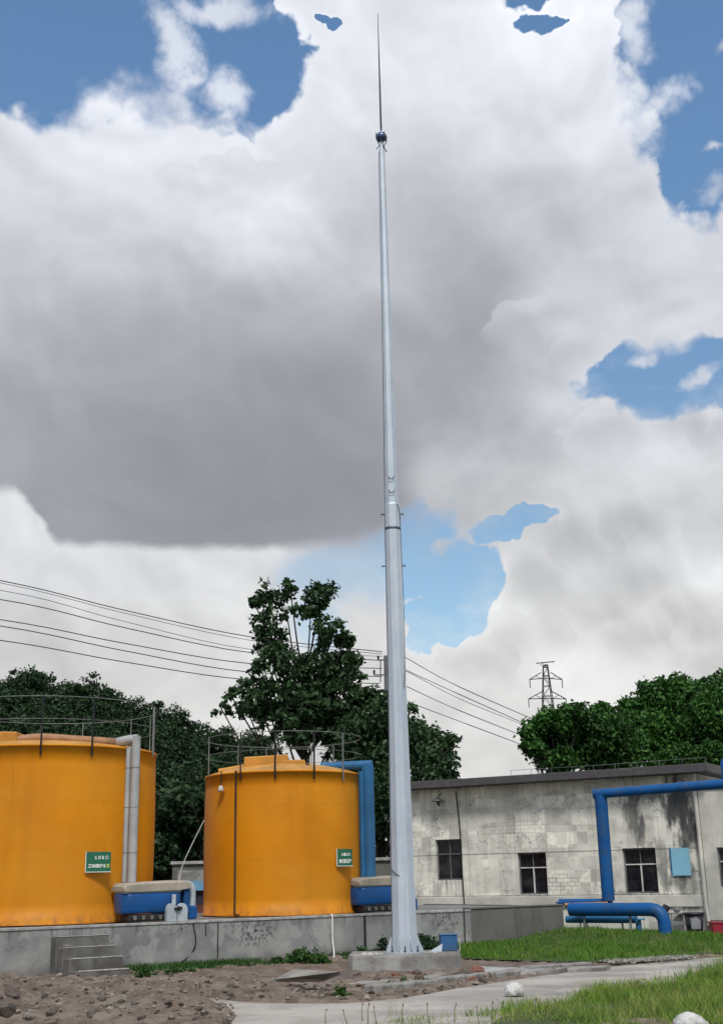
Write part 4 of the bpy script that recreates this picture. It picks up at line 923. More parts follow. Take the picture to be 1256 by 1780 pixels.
def facade(name, m, parent, hl_, ax, S0, S1, Z0, Z1, holes, thick=.22):
    xs = sorted({S0, S1} | {w[0] for w in holes} | {w[1] for w in holes}); zs = sorted({Z0, Z1} | {w[2] for w in holes} | {w[3] for w in holes}); q = MB()
    for i in range(len(xs) - 1):
        for k in range(len(zs) - 1):
            cx, cz = (xs[i] + xs[i + 1]) / 2, (zs[k] + zs[k + 1]) / 2
            if any(w[0] < cx < w[1] and w[2] < cz < w[3] for w in holes): continue
            q.add([hl_(xs[i], 0, zs[k]), hl_(xs[i + 1], 0, zs[k]), hl_(xs[i + 1], 0, zs[k + 1]), hl_(xs[i], 0, zs[k + 1])], [(0, 1, 2, 3)])
    for w in holes:
        a, b_, c_, d_ = w[:4]
        for (p, r_) in (((a, c_), (a, d_)), ((a, d_), (b_, d_)), ((b_, d_), (b_, c_)), ((b_, c_), (a, c_))):
            q.add([hl_(p[0], 0, p[1]), hl_(r_[0], 0, r_[1]), hl_(r_[0], thick, r_[1]), hl_(p[0], thick, p[1])], [(0, 1, 2, 3)])
    q.add([hl_(S0, 0, Z0), hl_(S0, 0, Z1), hl_(S0, 6, Z1), hl_(S0, 6, Z0)], [(0, 1, 2, 3)]); q.add([hl_(S1, 0, Z0), hl_(S1, 0, Z1), hl_(S1, 6, Z1), hl_(S1, 6, Z0)], [(3, 2, 1, 0)])
    q.add([hl_(S0, 6, Z0), hl_(S0, 6, Z1), hl_(S1, 6, Z1), hl_(S1, 6, Z0)], [(0, 1, 2, 3)])
    return q.build(name, m, parent)
facade('wall', M_HOUSE, house, hl, HAX, 0, SE, -.1, HT, wins)
def window(parent, hl_, ax, w, bright=True):
    a, b_, c_, d_, kind = w; bk = .11
    def bx_(mb, x0, x1, z0_, z1_, y0=bk - .02, y1=bk + .03): return mb.box(hl_((x0 + x1) / 2, (y0 + y1) / 2, (z0_ + z1_) / 2), (x1 - x0, y1 - y0, z1_ - z0_), ax)
    f = MB()
    for (x0, x1, z0_, z1_) in ((a, a + .04, c_, d_), (b_ - .04, b_, c_, d_), (a + .04, b_ - .04, c_, c_ + .04), (a + .04, b_ - .04, d_ - .04, d_)): bx_(f, x0, x1, z0_, z1_)
    fo = f.build('window_frame', M_FRAMED, parent)
    zm = d_ - (d_ - c_) * .36; xm = (a + b_) / 2
    g = MB(); g.box(hl_(xm, bk + .02, (c_ + d_) / 2), (b_ - a - .082, .01, d_ - c_ - .082), ax); g.build('pane', M_GLASS, fo)
    q = MB(); bx_(q, a + .04, b_ - .04, zm - .014, zm + .014, bk - .03, bk + .012); q.build('transom', M_FRAME if kind else M_FRAMED, fo)
    q = MB(); bx_(q, xm - .014, xm + .014, c_ + .042, zm - .015, bk - .03, bk + .012); q.build('mullion', M_FRAME if kind else M_FRAMED, fo)
    q = MB(); bx_(q, xm - .01, xm + .01, zm + .015, d_ - .042, bk - .02, bk + .012); q.build('mullion', M_FRAMED, fo)
    return fo
for w in wins: window(house, hl, HAX, w)
# plinth band, roof slab with projecting tarred edge
q = MB(); zb_ = hit(900, 1557)[1]
q.box(hl(SE / 2, -.02, zb_ - .16), (SE - .01, .05, .28), HAX, .006); q.build('plinth_band', M_HOUSEB, house)
q = MB(); q.box(hl(SE / 2 + .2, 2.85, HT + .105), (SE + .56, 6.7, .21), HAX, .015); q.build('roof_slab', M_ROOFC, house)
# thin guard rail at the right end of the roof
t = thing('roof_guardrail', 'thin rusty guard rail along the right end of the house roof', 'railing', tuple(hl(hit(900, 1400)[0], .4, HT + .21)), HROT)
sa_, sb_ = hit(880, 1400)[0], SE + .2; n_ = 9
for k in range(n_ + 1):
    s_ = sa_ + (sb_ - sa_) * k / n_; MB().tube([hl(s_, .4, HT + .2), hl(s_, .4, HT + .42)], .007, 5).build('post', M_RAIL, t)
for z_ in (.42,): MB().tube([hl(sa_, .4, HT + z_), hl((sa_ + sb_) / 2, .4, HT + z_ - .02), hl(sb_, .4, HT + z_)], .006, 5).build('rail', M_RAIL, t)
# downpipe, facade cable, bracket lamp
sd_, _ = hit(1216, 1450); se_, _ = hit(1223, 1550)
tag(MB().tube([hl(sd_, -.09, HT - .02), hl(sd_, -.09, .7), hl(sd_ + .02, -.09, .28), hl(sd_ + .03, -.18, .2)], .055, 10).build('downpipe', M_HOUSEB), 'cream rainwater pipe where the old house meets the newer annex', 'pipe')
pts = [hl(hit(792, 1375)[0], -.02, hit(792, 1375)[1]), hl(hit(800, 1450)[0], -.02, hit(800, 1450)[1]), hl(hit(804, 1520)[0], -.03, hit(804, 1520)[1]), hl(hit(808, 1572)[0], -.06, hit(808, 1572)[1])]
tag(MB().tube(smooth_path(pts, 4), .018, 6).build('cable', M_BLACK), 'black cable running down the house wall past the first window', 'cable')
s_, z_ = hit(766, 1390); t = thing('wall_lamp', 'dark old dish lamp on a bracket high on the house wall', 'lamp', tuple(hl(s_, -.2, z_ - .15)), HROT)
MB().tube([hl(s_ + .02, 0, z_ + .16), hl(s_ + .02, -.14, z_ + .14), hl(s_, -.2, z_ + .02)], .016, 6).build('bracket', M_RAIL, t)
MB().lathe(hl(s_, -.2, z_ - .06), [(.001, .1), (.05, .09), (.18, .02), (.17, .0), (.001, .03)], 18).build('lamp_shade', M_RAIL, t)
MB().tube([hl(s_, -.2, z_ - .03), hl(s_ + .03, -.2, z_ - .19)], [.05, .02], 8).build('lamp_body', M_BLACK, t)
# light blue board fixed by the third window
q = MB(); s_, z_ = hit(1183, 1498); sw = abs(hit(1199, 1498)[0] - hit(1167, 1498)[0]); zh = abs(hit(1183, 1473)[1] - hit(1183, 1521)[1])
t = thing('blue_board', 'pale blue board fixed on the sooty wall right of the third window', 'board', tuple(hl(s_, -.02, z_ - zh / 2)), HROT)
q.box(hl(s_, -.03, z_), (sw, .02, zh), (HU, HN, UZ), .003); q.build('panel', mat('pale_blue_panel', (.27, .55, .72, 1), .5, var=.12, vscale=1.5, streak=.12), t)
MB().box(hl(s_ - sw / 2 - .018, -.025, z_ + .02), (.03, .03, zh), HAX).build('edge_strip', M_BLUE2, t)
# newer annex to the right, slightly forward
ax_ = thing('annex', 'cream rendered annex cut off by the right edge of the picture', 'house', tuple(hl(SE + .07)), HROT)
za_ = hit(1240, 1371)[1]; w4 = (hit(1249, 1500)[0], hit(1249, 1500)[0] + .85, hit(1252, 1542)[1], hit(1252, 1473)[1], 1)
hl2 = lambda s, back=0.0, z=0.0: hl(s, back - .12, z)
facade('wall', M_HOUSEB, ax_, hl2, HAX, SE + .07, SE + 7, .35, za_, [w4]); window(ax_, hl2, HAX, w4)
MB().box(hl2(SE + 3.54, 1.5, .12), (6.9, 3.04, .46), HAX).build('plinth', M_WALLD, ax_)
MB().box(hl2(SE + 3.6, 1.6, za_ + .06), (6.9, 3.3, .12), HAX, .02).build('roof_slab', M_HOUSEB, ax_)

# ------------------------------------------------------------------ blue pipes before the house
def bpipe(name, label, paths, m=None, parts=None):
    lo = min((p for pa in paths for p in pa[0]), key=lambda p: p.z)
    t = thing(name, label, 'pipe', (lo.x, lo.y, lo.z)); return t
Dp = lambda px: HD(px) - 2.2
def pp_(px, py, off=0.0): return at(px, py, Dp(px) + off)
A = pp_(1052, 1566); Bt = pp_(1040, 1380); A.x = Bt.x + .0; 
t = thing('blue_pipe', 'blue elbow pipe rising from the lawn and running right below the house roof', 'pipe', (Bt.x, Bt.y, A.z))
MB().tube([Vector((Bt.x + .04, Bt.y, A.z)), Vector((Bt.x + .04, Bt.y, Bt.z - .02))], .155, 20).build('riser', M_BLUE, t)
top0, top1 = pp_(1032, 1378), pp_(1330, 1357); top0.z = Bt.z
MB().tube([top0, top1], .115, 18).build('crosspipe', M_BLUE, t)
MB().tube([top0 + (top1 - top0).normalized() * .0, top0 + (top1 - top0).normalized() * .03], .14, 18).build('end_flange', M_BLUE, t)
q = MB()
for k_ in (2.2, 4.4): p = top0 + (top1 - top0).normalized() * k_; q.tube([p, p + (top1 - top0).normalized() * .05], .135, 18)
q.build('coupling', M_BLUE, t)
c_ = pp_(1261, 1360, .3); t = thing('blue_pipe', 'blue pipe stub standing above the crosspipe at the right picture edge', 'pipe', (c_.x, c_.y, c_.z))
e_ = pp_(1261, 1318, .3)
MB().tube([c_ + UZ * -.05, Vector((c_.x, c_.y, e_.z - .1)), Vector((c_.x + .08, c_.y, e_.z + .02)), Vector((c_.x + .5, c_.y, e_.z + .05))], .09, 16).build('stub', M_BLUE, t)
# low manifold
lo_ = -.9
l0, l1, l2 = pp_(990, 1581, lo_), pp_(1152, 1581, lo_), pp_(1162, 1625, lo_); l2.x = l1.x + .0; l1.z = l0.z; l2 = Vector((l1.x, l1.y, -.1))
t = thing('blue_pipe', 'blue pipe lying low above the lawn and bending down beside the stool', 'pipe', (l2.x, l2.y, 0))
MB().tube(bend_path(l0, l1, l2, .35, 8), .15, 18).build('run', M_BLUE, t)
MB().tube([l2 + UZ * .12, l2 + UZ * .17], .2, 18).build('flange', M_BLUE, t)
MB().tube([l0 + Vector((-.12, 0, .10)), l0 + Vector((.9, 0, .115))], .05, 10).build('bleached_strip_pipe', M_RUSTP, t)
for k_ in (.35, 1.5):
    p = l0 + (l1 - l0).normalized() * k_; MB().beam(Vector((p.x, p.y, 0)), Vector((p.x, p.y, p.z - .1)), .05).build('stand', M_RAIL, t)
u0, u1 = pp_(972, 1569, .2), pp_(1062, 1569, .2)
t = thing('blue_pipe', 'short dark blue pipe at the foot of the tall blue riser', 'pipe', (u0.x, u0.y, 0))
MB().tube([u0, Vector((u1.x, u1.y, u0.z))], .09, 16).build('run', M_BLUE, t)
MB().lathe(u0, [(.0, -.02), (.1, -.02), (.1, .02), (.0, .02)], 12).build('cap', M_BLUE, t)
p = (u0 + u1) / 2; MB().beam(Vector((p.x, p.y, 0)), Vector((p.x, p.y, p.z - .06)), .06).build('stand', M_RAIL, t)
w0, w1 = pp_(984, 1598, -.5), pp_(1105, 1596, -.5); w1.z = w0.z
t = thing('blue_pipe', 'thin blue pipe just above the grass under the low manifold', 'pipe', (w0.x, w0.y, 0))
MB().tube([w0, w1], .085, 14).build('run', M_BLUE2, t)
for k_ in (.2, .8): p = w0 + (w1 - w0) * k_; MB().beam(Vector((p.x, p.y, 0)), Vector((p.x, p.y, p.z - .05)), .035).build('stand', M_RAIL, t)
# low valve and barrel in the shadow behind the pipes
p = pp_(1108, 1597, .5); t = thing('valve', 'small blue valve in the shade behind the low pipes', 'valve', (p.x, p.y, .0))
MB().tube([Vector((p.x, p.y, 0)), Vector((p.x, p.y, .42))], .07, 12).build('body', M_BLUE2, t); MB().lathe((p.x, p.y, .42), [(.0, 0), (.16, 0), (.17, .02), (.16, .04), (.0, .04)], 14).build('handwheel', mat('light_blue_paint', (.1, .3, .5, 1), .4), t)
# stool, tub, paper, red bucket by the corner
M_STOOL = mat('grey_plastic', (.30, .30, .33, 1), .6, var=.2); M_TUBB = mat('black_plastic', (.03, .03, .045, 1), .5, var=.3); M_RED = mat('red_plastic', (.30, .012, .03, 1), .45, var=.2)
p = gnd(1178, 1622, .05); D_ = p.y; t = thing('stool', 'grey square plastic stool standing beside the black tub', 'stool', (p.x, p.y, .05))
for (i_, j_) in ((-1, -1), (1, -1), (-1, 1), (1, 1)): MB().beam(Vector((p.x + i_ * .19, p.y + j_ * .17, .03)), Vector((p.x + i_ * .165, p.y + j_ * .15, .5)), .035).build('leg', M_STOOL, t)
MB().box((p.x, p.y, .515), (.40, .36, .03), None, .01).build('seat', M_STOOL, t); MB().box((p.x, p.y - .165, .29), (.34, .02, .1), None, .005).build('apron', M_STOOL, t)
q = rock_mesh(random.Random(4), (p.x + .02, p.y, .60), .15, .12, .075); tag(q.build('crumpled_bag', mat('grey_bag_film', (.32, .33, .34, 1), .4, var=.5, vscale=14, bump=.9)), 'crumpled grey bag lying on the plastic stool', 'bag')
q = MB(); q.tube([Vector((p.x - .27, p.y + .1, .58)), Vector((p.x - .2, p.y + .1, .70))], .09, 12); tag(q.build('bottle', M_TUBB), 'dark round canister behind the left side of the stool', 'canister')
p2 = gnd(1208, 1624, .05); t = thing('plastic_tub', 'large black plastic tub with a thick rim beside the stool', 'tub', (p2.x, p2.y, .05))
MB().lathe((p2.x, p2.y, .03), [(.0, 0), (.17, 0), (.235, .5), (.22, .5), (.16, .03), (.0, .03)], 24).build('body', M_TUBB, t); MB().lathe((p2.x, p2.y, .50), [(.23, 0), (.26, .005), (.262, .05), (.225, .05), (.225, 0)], 24).build('rim', M_TUBB, t)
q = MB(); q.lathe((p2.x - .01, p2.y - .0, .30), [(.212, -.12), (.214, 0), (.222, .13)], 10, True, math.radians(235), math.radians(300)); q.build('worn_patch', M_STOOL, t)
p3 = gnd(1172, 1626, .05); q = MB(); q.add([(p3.x + .0, p3.y - .1, .06), (p3.x + .35, p3.y - .2, .07), (p3.x + .55, p3.y - .05, .06), (p3.x + .2, p3.y + .08, .14)], [(0, 1, 2, 3)]); q.add([(p3.x + .0, p3.y - .1, .05), (p3.x + .35, p3.y - .2, .06), (p3.x + .55, p3.y - .05, .05), (p3.x + .2, p3.y + .08, .13)], [(3, 2, 1, 0)])
tag(q.build('paper_sheet', M_WHITE), 'white sheet lying in the grass before the stool', 'sheet')
p4 = gnd(1253, 1628, .05); t = thing('crate', 'red plastic crate at the foot of the annex', 'crate', (p4.x, p4.y, .04)); q = MB()
q.box((p4.x, p4.y, .2), (.46, .36, .3), None, .02); q.build('body', M_RED, t); MB().box((p4.x, p4.y, .365), (.5, .4, .03), None, .008).build('rim', M_RED, t)

# ------------------------------------------------------------------ low buildings far behind the platform
a_, b_ = at(300, 1500, 37.5), at(705, 1497, 38.5); t = thing('boundary_wall', 'grey yard wall with a pale coping seen between the tank and the mast', 'wall', ((a_.x + b_.x) / 2, 38, 0))
u_ = (b_ - a_); u_.z = 0; L_ = u_.length; u_.normalize(); n_ = Vector((-u_.y, u_.x, 0)); c_ = (a_ + b_) / 2
MB().box((c_.x, c_.y, .98), (L_, .25, 2.02), (u_, n_, UZ)).build('wall_face', mat('grey_yard_render', (.17, .165, .15, 1), .9, streak=.4, var=.3), t)
MB().box((c_.x, c_.y, 2.04), (L_ + .1, .4, .09), (u_, n_, UZ), .01).build('coping', M_COPE, t)
p = at(352, 1540, 34.0); t = thing('shed', 'small shed with a light blue sheet front between the two tanks', 'shed', (p.x, 34, 0))
for (y0, y1, m_, nm, dd) in ((1531, 1548, mat('light_blue_sheet', (.16, .36, .55, 1), .5, streak=.2), 'sheet_front', 0), (1548, 1573, M_TUBB, 'opening', .12), (1573, 1600, mat('red_brick', (.20, .075, .05, 1), .9, var=.4, vscale=9, bump=.4), 'brick_base', 0)):
    z1_, z0_ = at(352, y0, 34).z, at(352, y1, 34).z; MB().box((p.x, 34.5 + dd, (z0_ + z1_) / 2), (1.7, 1.0, z1_ - z0_ - .005), None).build(nm, m_, t)
z1_ = at(352, 1512, 34).z; MB().box((p.x + .1, 34.6, z1_ - .17), (1.6, 1.0, .32), None, .02).build('roof_block', M_CONC, t)

# ------------------------------------------------------------------ trees
def leafmat(name, a, b_, isl=.4, tr=.18): return mat(name, a, .6, col2=b_, vscale=.35, fine=.1, fscale=6, island=isl, trans=tr, spec=.25)
M_LEAF_D = leafmat('dark_leaves', (.032, .068, .032, 1), (.048, .092, .042, 1), .5)
M_LEAF_G = leafmat('green_leaves', (.055, .15, .030, 1), (.032, .085, .024, 1), .55)
M_LEAF_H = leafmat('hill_leaves', (.030, .062, .026, 1), (.018, .042, .022, 1), .5)
M_BARK = mat('bark', (.055, .045, .038, 1), .95, var=.4, vscale=6, bump=.6)
def crown(rng, blobs, nleaf, size, tw=.34, hollow=.55):
    """blobs: centre, radii. Leaves sit in twig clusters spread through each blob."""
    vol = np.array([r[0] * r[1] * r[2] for _, r in blobs]) ** .72; share = vol / vol.sum(); C = []
    for (c, r), s_ in zip(blobs, share):
        n = int(nleaf * s_); per = 26; k = max(3, n // per); d = rand_dirs(rng, k); rad = rng.uniform(hollow, 1.0, k) ** .6; rad *= rng.uniform(.75, 1.12, k)
        cl = np.array(c) + d * rad[:, None] * np.array(r)
        pts = np.repeat(cl, per, 0) + rng.normal(size=(k * per, 3)) * np.minimum(tw, min(r) * .42) * np.array([1, 1, .7]) * .62
        C.append(pts)
    return leaf_arrays(rng, np.concatenate(C), size)
def limbs(base, trunk_top, blobs, r0, rs_, k=None):
    q = MB(); base, trunk_top = Vector(base), Vector(trunk_top); rg = random.Random(int(base.x * 10))
    mid = (base + trunk_top) / 2 + Vector((rg.uniform(-.2, .2), rg.uniform(-.2, .2), 0)); pa = smooth_path([base, mid, trunk_top], 5); n = len(pa)
    q.tube(pa, [r0 * (1.25 if i == 0 else 1) * (1 - .6 * i / (n - 1)) for i in range(n)], 9)
    for (c, r) in blobs[:k]:
        c = Vector(c); f = min(.95, max(.25, (c.z - base.z) / max(.1, trunk_top.z - base.z) - .35)); s_ = pa[int(f * (n - 1))]
        m_ = (s_ + c) / 2 + Vector((0, 0, -.1 * (c - s_).length)); e = c + Vector((0, 0, r[2] * .5))
        q.tube(smooth_path([s_, m_, c, e], 3), [rs_ * (1 - .8 * i / 9) for i in range(10)], 6)
    return q
def pxblob(px, py, r, D, dz=1.0, dd=0.0):
    c = at(px, py, D + dd); s_ = r / FPX * D; return ((c.x, c.y, c.z), (s_, s_ * 1.15, s_ * dz))
rng = np.random.default_rng(77)
# tall open tree behind the second tank
D = 41.0
B1 = [pxblob(*q, D, 1.0, rng.uniform(-1.0, 1.0)) for q in ((466, 1046, 27), (505, 1026, 20), (556, 1033, 26), (540, 1062, 22), (458, 1084, 20), (586, 1080, 11), (478, 1112, 26), (498, 1064, 13), (566, 1108, 20), (596, 1128, 22),
      (452, 1122, 15), (452, 1160, 17), (500, 1160, 34), (548, 1165, 34), (592, 1160, 30), (612, 1190, 22), (440, 1200, 25), (404, 1213, 15), (388, 1238, 13), (482, 1205, 36), (540, 1215, 44), (595, 1222, 38), (470, 1240, 30), (430, 1235, 20), (520, 1255, 50), (580, 1262, 50), (630, 1222, 30), (610, 1280, 44), (470, 1135, 18), (600, 1105, 15), (612, 1150, 18), (556, 1085, 18), (440, 1045, 10))]
base = at(545, 1560, D); base.z = 0; tt = thing('broadleaf_tree', 'tall dark open-crowned tree rising behind the second yellow tank', 'tree', tuple(base))
B1 = [(c, tuple(q * 1.12 for q in r)) for c, r in B1]; V, F = crown(rng, B1, 18500, .20, .17, .25); fast_mesh('crown', V, F, M_LEAF_D, tt); limbs(base, at(528, 1150, D), B1, .2, .045).build('trunk', M_BARK, tt)
# dark lower tree behind the mast
D = 39.5
B2 = [pxblob(*q, D, .95, rng.uniform(-1, 1)) for q in ((650, 1210, 22), (668, 1235, 30), (640, 1275, 44), (690, 1290, 52), (655, 1335, 48), (712, 1235, 12), (730, 1285, 34), (765, 1305, 26), (745, 1335, 36), (785, 1290, 13), (780, 1340, 18), (640, 1395, 34), (685, 1385, 44), (620, 1330, 40), (655, 1440, 24), (640, 1475, 12), (672, 1470, 14))]
base = at(660, 1560, D); base.z = 0; tt = thing('broadleaf_tree', 'low dark spreading tree behind the mast and the end of the house', 'tree', tuple(base))
V, F = crown(rng, B2, 19000, .17, .30, .3); fast_mesh('crown', V, F, M_LEAF_D, tt)
q = limbs(base, at(672, 1300, D), B2, .2, .06)
for (x0, y0, x1, y1) in ((640, 1500, 655, 1400), (678, 1500, 650, 1420), (655, 1470, 690, 1400), (642, 1440, 668, 1490), (760, 1310, 795, 1275), (770, 1300, 800, 1300), (775, 1330, 797, 1335)):
    a_, b_ = at(x0, y0, D), at(x1, y1, D); q.tube([a_, (a_ + b_) / 2 + Vector((.05, 0, .05)), b_], [.05, .035, .015], 6)
q.build('trunk', M_BARK, tt)
# green trees behind the house roof
for (lab, D, bl, n, bx, tz) in (
    ('round green tree at the left end of the clump behind the roof', 52, ((930, 1275, 24), (925, 1300, 18), (955, 1255, 22), (985, 1255, 28), (1010, 1240, 18), (1045, 1240, 20), (955, 1300, 36), (1005, 1290, 42), (1050, 1275, 36), (1040, 1310, 36), (975, 1325, 26), (1075, 1300, 40)), 24000, 968, 1290),
    ('tall green tree in the middle of the clump behind the roof', 56, ((1095, 1230, 22), (1090, 1255, 24), (1125, 1205, 20), (1155, 1195, 22), (1180, 1198, 26), (1205, 1212, 26), (1130, 1240, 38), (1175, 1245, 44), (1110, 1285, 46), (1165, 1290, 50), (1205, 1270, 40), (1200, 1310, 44)), 26000, 1140, 1240),
    ('green tree behind the roof cut off by the right edge', 54, ((1235, 1195, 20), (1262, 1190, 24), (1285, 1210, 30), (1240, 1235, 36), (1280, 1255, 44), (1235, 1280, 40), (1285, 1300, 40), (1250, 1315, 30), (1320, 1260, 50)), 20000, 1270, 1240)):
    bb = [pxblob(*q, D, .95, rng.uniform(-1.2, 1.2)) for q in bl]
    base = at(bx, 1500, D); base.z = 0; tt = thing('broadleaf_tree', lab, 'tree', tuple(base), 0, 'trees behind the house roof')
    V, F = crown(rng, bb, n, .22, .38, .5); fast_mesh('crown', V, F, M_LEAF_G, tt); limbs(base, at(bx, tz, D), bb, .26, .08).build('trunk', M_BARK, tt)
# low bright shrubs just over the roof edge
for i, (px, py, r) in enumerate(((1150, 1322, 18), (1195, 1312, 20), (1235, 1308, 20))):
    D = 44; bb = [pxblob(px + dx_, py + dy_, r * .7, D) for dx_, dy_ in ((-r * .6, 4), (r * .5, 0), (0, -r * .35), (0, r * .7))]
    base = at(px, 1500, D); base.z = 0; tt = thing('young_tree', ('bright green bushy tree top left of the three over the roof', 'bright green bushy tree top, middle of the three over the roof', 'bright green bushy tree top, right of the three over the roof')[i], 'tree', tuple(base), 0, 'bushy tree tops over the roof')
    V, F = crown(rng, bb, 3200, .15, .3, .4); fast_mesh('crown', V, F, M_LEAF_G, tt); limbs(base, at(px, py + 10, D), bb, .09, .03).build('trunk', M_BARK, tt)
# wooded hill on the left: real slope with single trees on it
def hill_z(x, y):
    h = 9.6 * np.exp(-(((x + 27) / 15.0) ** 2 + ((y - 92) / 32.0) ** 2)) + 3.2 * np.exp(-(((x + 8) / 10.0) ** 2 + ((y - 84) / 16.0) ** 2)) + 3 * np.exp(-(((x - 45) / 18.0) ** 2 + ((y - 110) / 22.0) ** 2))
    return h - .35
V, F, *_ = grid(-90, 80, 46, 170, 2.0, lambda x, y: hill_z(x, y) + .5 * (np_noise2(x, y, 2, 3, .15) - .5)); struct(fast_mesh('hill', V, F, mat('hill_undergrowth', (.022, .036, .018, 1), .95, var=.4, vscale=.3, bump=.5), smooth=True))
protos = []
for k in range(4):
    rk = np.random.default_rng(100 + k); base = Vector((0, 0, 0)); bb = []
    for j in range(13):
        a = rk.uniform(0, 6.28); rr_ = rk.uniform(0, 1.5); bb.append(((rr_ * math.cos(a), rr_ * math.sin(a), 2.6 + rk.uniform(-.9, 1.9) - rr_ * .35), (rk.uniform(.55, 1.0),) * 2 + (rk.uniform(.5, .85),)))
    tt = thing('hillside_tree', 'x', 'tree', (0, 0, 0), 0, 'trees crowding the wooded hill')
    V, F = crown(rk, bb, 5200, .21, .36, .35); fast_mesh('crown', V, F, M_LEAF_H, tt); limbs(base, (0, 0, 3.1), bb, .17, .05).build('trunk', M_BARK, tt); protos.append(tt)
rk = np.random.default_rng(9); placed = []
# skyline of the wood in the photo, as picture points: columns and crown-top heights
sky_px = [(-60, 1172), (0, 1166), (35, 1156), (70, 1150), (110, 1160), (150, 1172), (190, 1184), (230, 1200), (270, 1212), (300, 1217), (335, 1240), (370, 1256), (410, 1262), (450, 1268), (500, 1285), (550, 1300)]
def skyline(px): return np.interp(px, [a for a, b in sky_px], [b for a, b in sky_px])
spots = []
for row, (D, drop, st, sc_) in enumerate(((84, 4, 30, 1.05), (76, 34, 33, 1.0), (68, 62, 36, .95), (60, 92, 40, .95), (52, 118, 46, .95), (46, 150, 50, .95), (44, 205, 54, .95), (42, 262, 56, .9))):
    px = -70 + rk.uniform(0, 20)
    while px < (470 if row < 6 else 440):
        if row > 4 and px < 150: px += st; continue
        if not (px > 425 and row > 3): spots.append((row, px, skyline(px) + drop + rk.uniform(-6, 8), D + rk.uniform(-2, 2), sc_ * rk.uniform(.85, 1.15)))
        px += st * rk.uniform(.8, 1.2)
where = {0: 'on the crest of the hill', 1: 'just below the crest', 2: 'upper slope', 3: 'middle of the slope', 4: 'lower slope', 5: 'foot of the hill'}
used = set()
for i, (row, px, py, D, s_) in enumerate(spots):
    top = at(px, py, D); hgt = 4.9 * s_; z_ = top.z - hgt; pr = protos[i % 4]
    mates = [q for q in spots if q[0] == row]; rown = ('crest', 'second', 'third', 'fourth', 'fifth', 'sixth', 'seventh', 'lowest')[row]
    lab = f'dark leafy tree in the {rown} row of the wooded hill, {ORD(mates.index(spots[i]), len(mates))}'
    z_ = max(z_, -.1) if D < 50 else z_
    if pr not in used: used.add(pr); pr.location = (top.x, top.y, z_); pr.scale = (s_ * 1.1, s_ * 1.1, s_); pr['label'] = lab; pr.rotation_euler = (0, 0, rk.uniform(0, 6.28))
    else: copy_tree(pr, (top.x, top.y, z_), rk.uniform(0, 6.28), (s_ * 1.1, s_ * 1.1, s_), lab)
# ------------------------------------------------------------------ weeds and bushes at the wall foot
def bush(name, label, cat, bl, D, n, size, m, grp=None, tw=.05):
    bb = [pxblob(*q, D, .8, 0) for q in bl]; cx = sum(b[0][0] for b in bb) / len(bb); t = thing(name, label, cat, (cx, D, 0), 0, grp)
    V, F = crown(rng, bb, n, size, tw, .2); V[:, 2] = np.maximum(V[:, 2], .0 + .01 * rng.random(len(V))); fast_mesh('leaves', V, F, m, t)
    q = MB(); rg = random.Random(n)
    for (c, r) in bb: q.tube([Vector((cx + (c[0] - cx) * .5, D, 0)), Vector(c)], [.012, .005], 5)
    q.build('stems', M_BARK, t); return t
M_WEED = leafmat('weed_leaves', (.035, .09, .022, 1), (.05, .12, .03, 1), .5, .25)
bush('bush', 'leafy green bush against the wall below the second tank', 'bush', ((500, 1672, 20), (525, 1664, 20), (548, 1668, 18), (515, 1655, 10), (478, 1676, 14), (570, 1676, 12)), 24.0, 3400, .055, M_WEED)
bush('bush', 'dark rounded bush just right of the mast foot', 'bush', ((742, 1640, 18), (730, 1650, 15), (756, 1645, 15), (735, 1630, 10)), 24.6, 2600, .05, M_LEAF_D)
bush('bush', 'small dark weed clump on the wall left of the mast foot', 'bush', ((664, 1640, 12), (672, 1650, 14), (655, 1655, 12)), 24.4, 900, .05, M_LEAF_D)
bush('weed_clump', 'small round green weed left of the footing under the drain pipe', 'weed', ((630, 1657, 11), (640, 1661, 8), (620, 1662, 8)), 24.2, 900, .045, M_WEED)
bush('weed_clump', 'green weed clump at the path edge before the footing', 'weed', ((590, 1731, 14), (572, 1734, 10), (608, 1735, 12), (592, 1722, 8)), 17.7, 1500, .04, M_WEED)
bush('weed_clump', 'low green weeds beside the lowest step', 'weed', ((250, 1695, 14), (270, 1702, 10), (240, 1704, 10)), 21.2, 1100, .045, M_WEED)
bush('weed_clump', 'low green weeds at the wall foot below the dark cable', 'weed', ((310, 1692, 16), (335, 1690, 12), (292, 1694, 10)), 22.4, 1100, .045, M_WEED)
bush('weed_clump', 'small broadleaf weed standing out of the right verge', 'weed', ((1022, 1732, 6), (1030, 1737, 5)), 16.5, 90, .05, M_WEED)
bush('weed_clump', 'low green weeds in the rubble beside the pale kerb pieces', 'weed', ((700, 1712, 16), (735, 1710, 14), (672, 1716, 12)), 19.1, 800, .03, M_WEED)
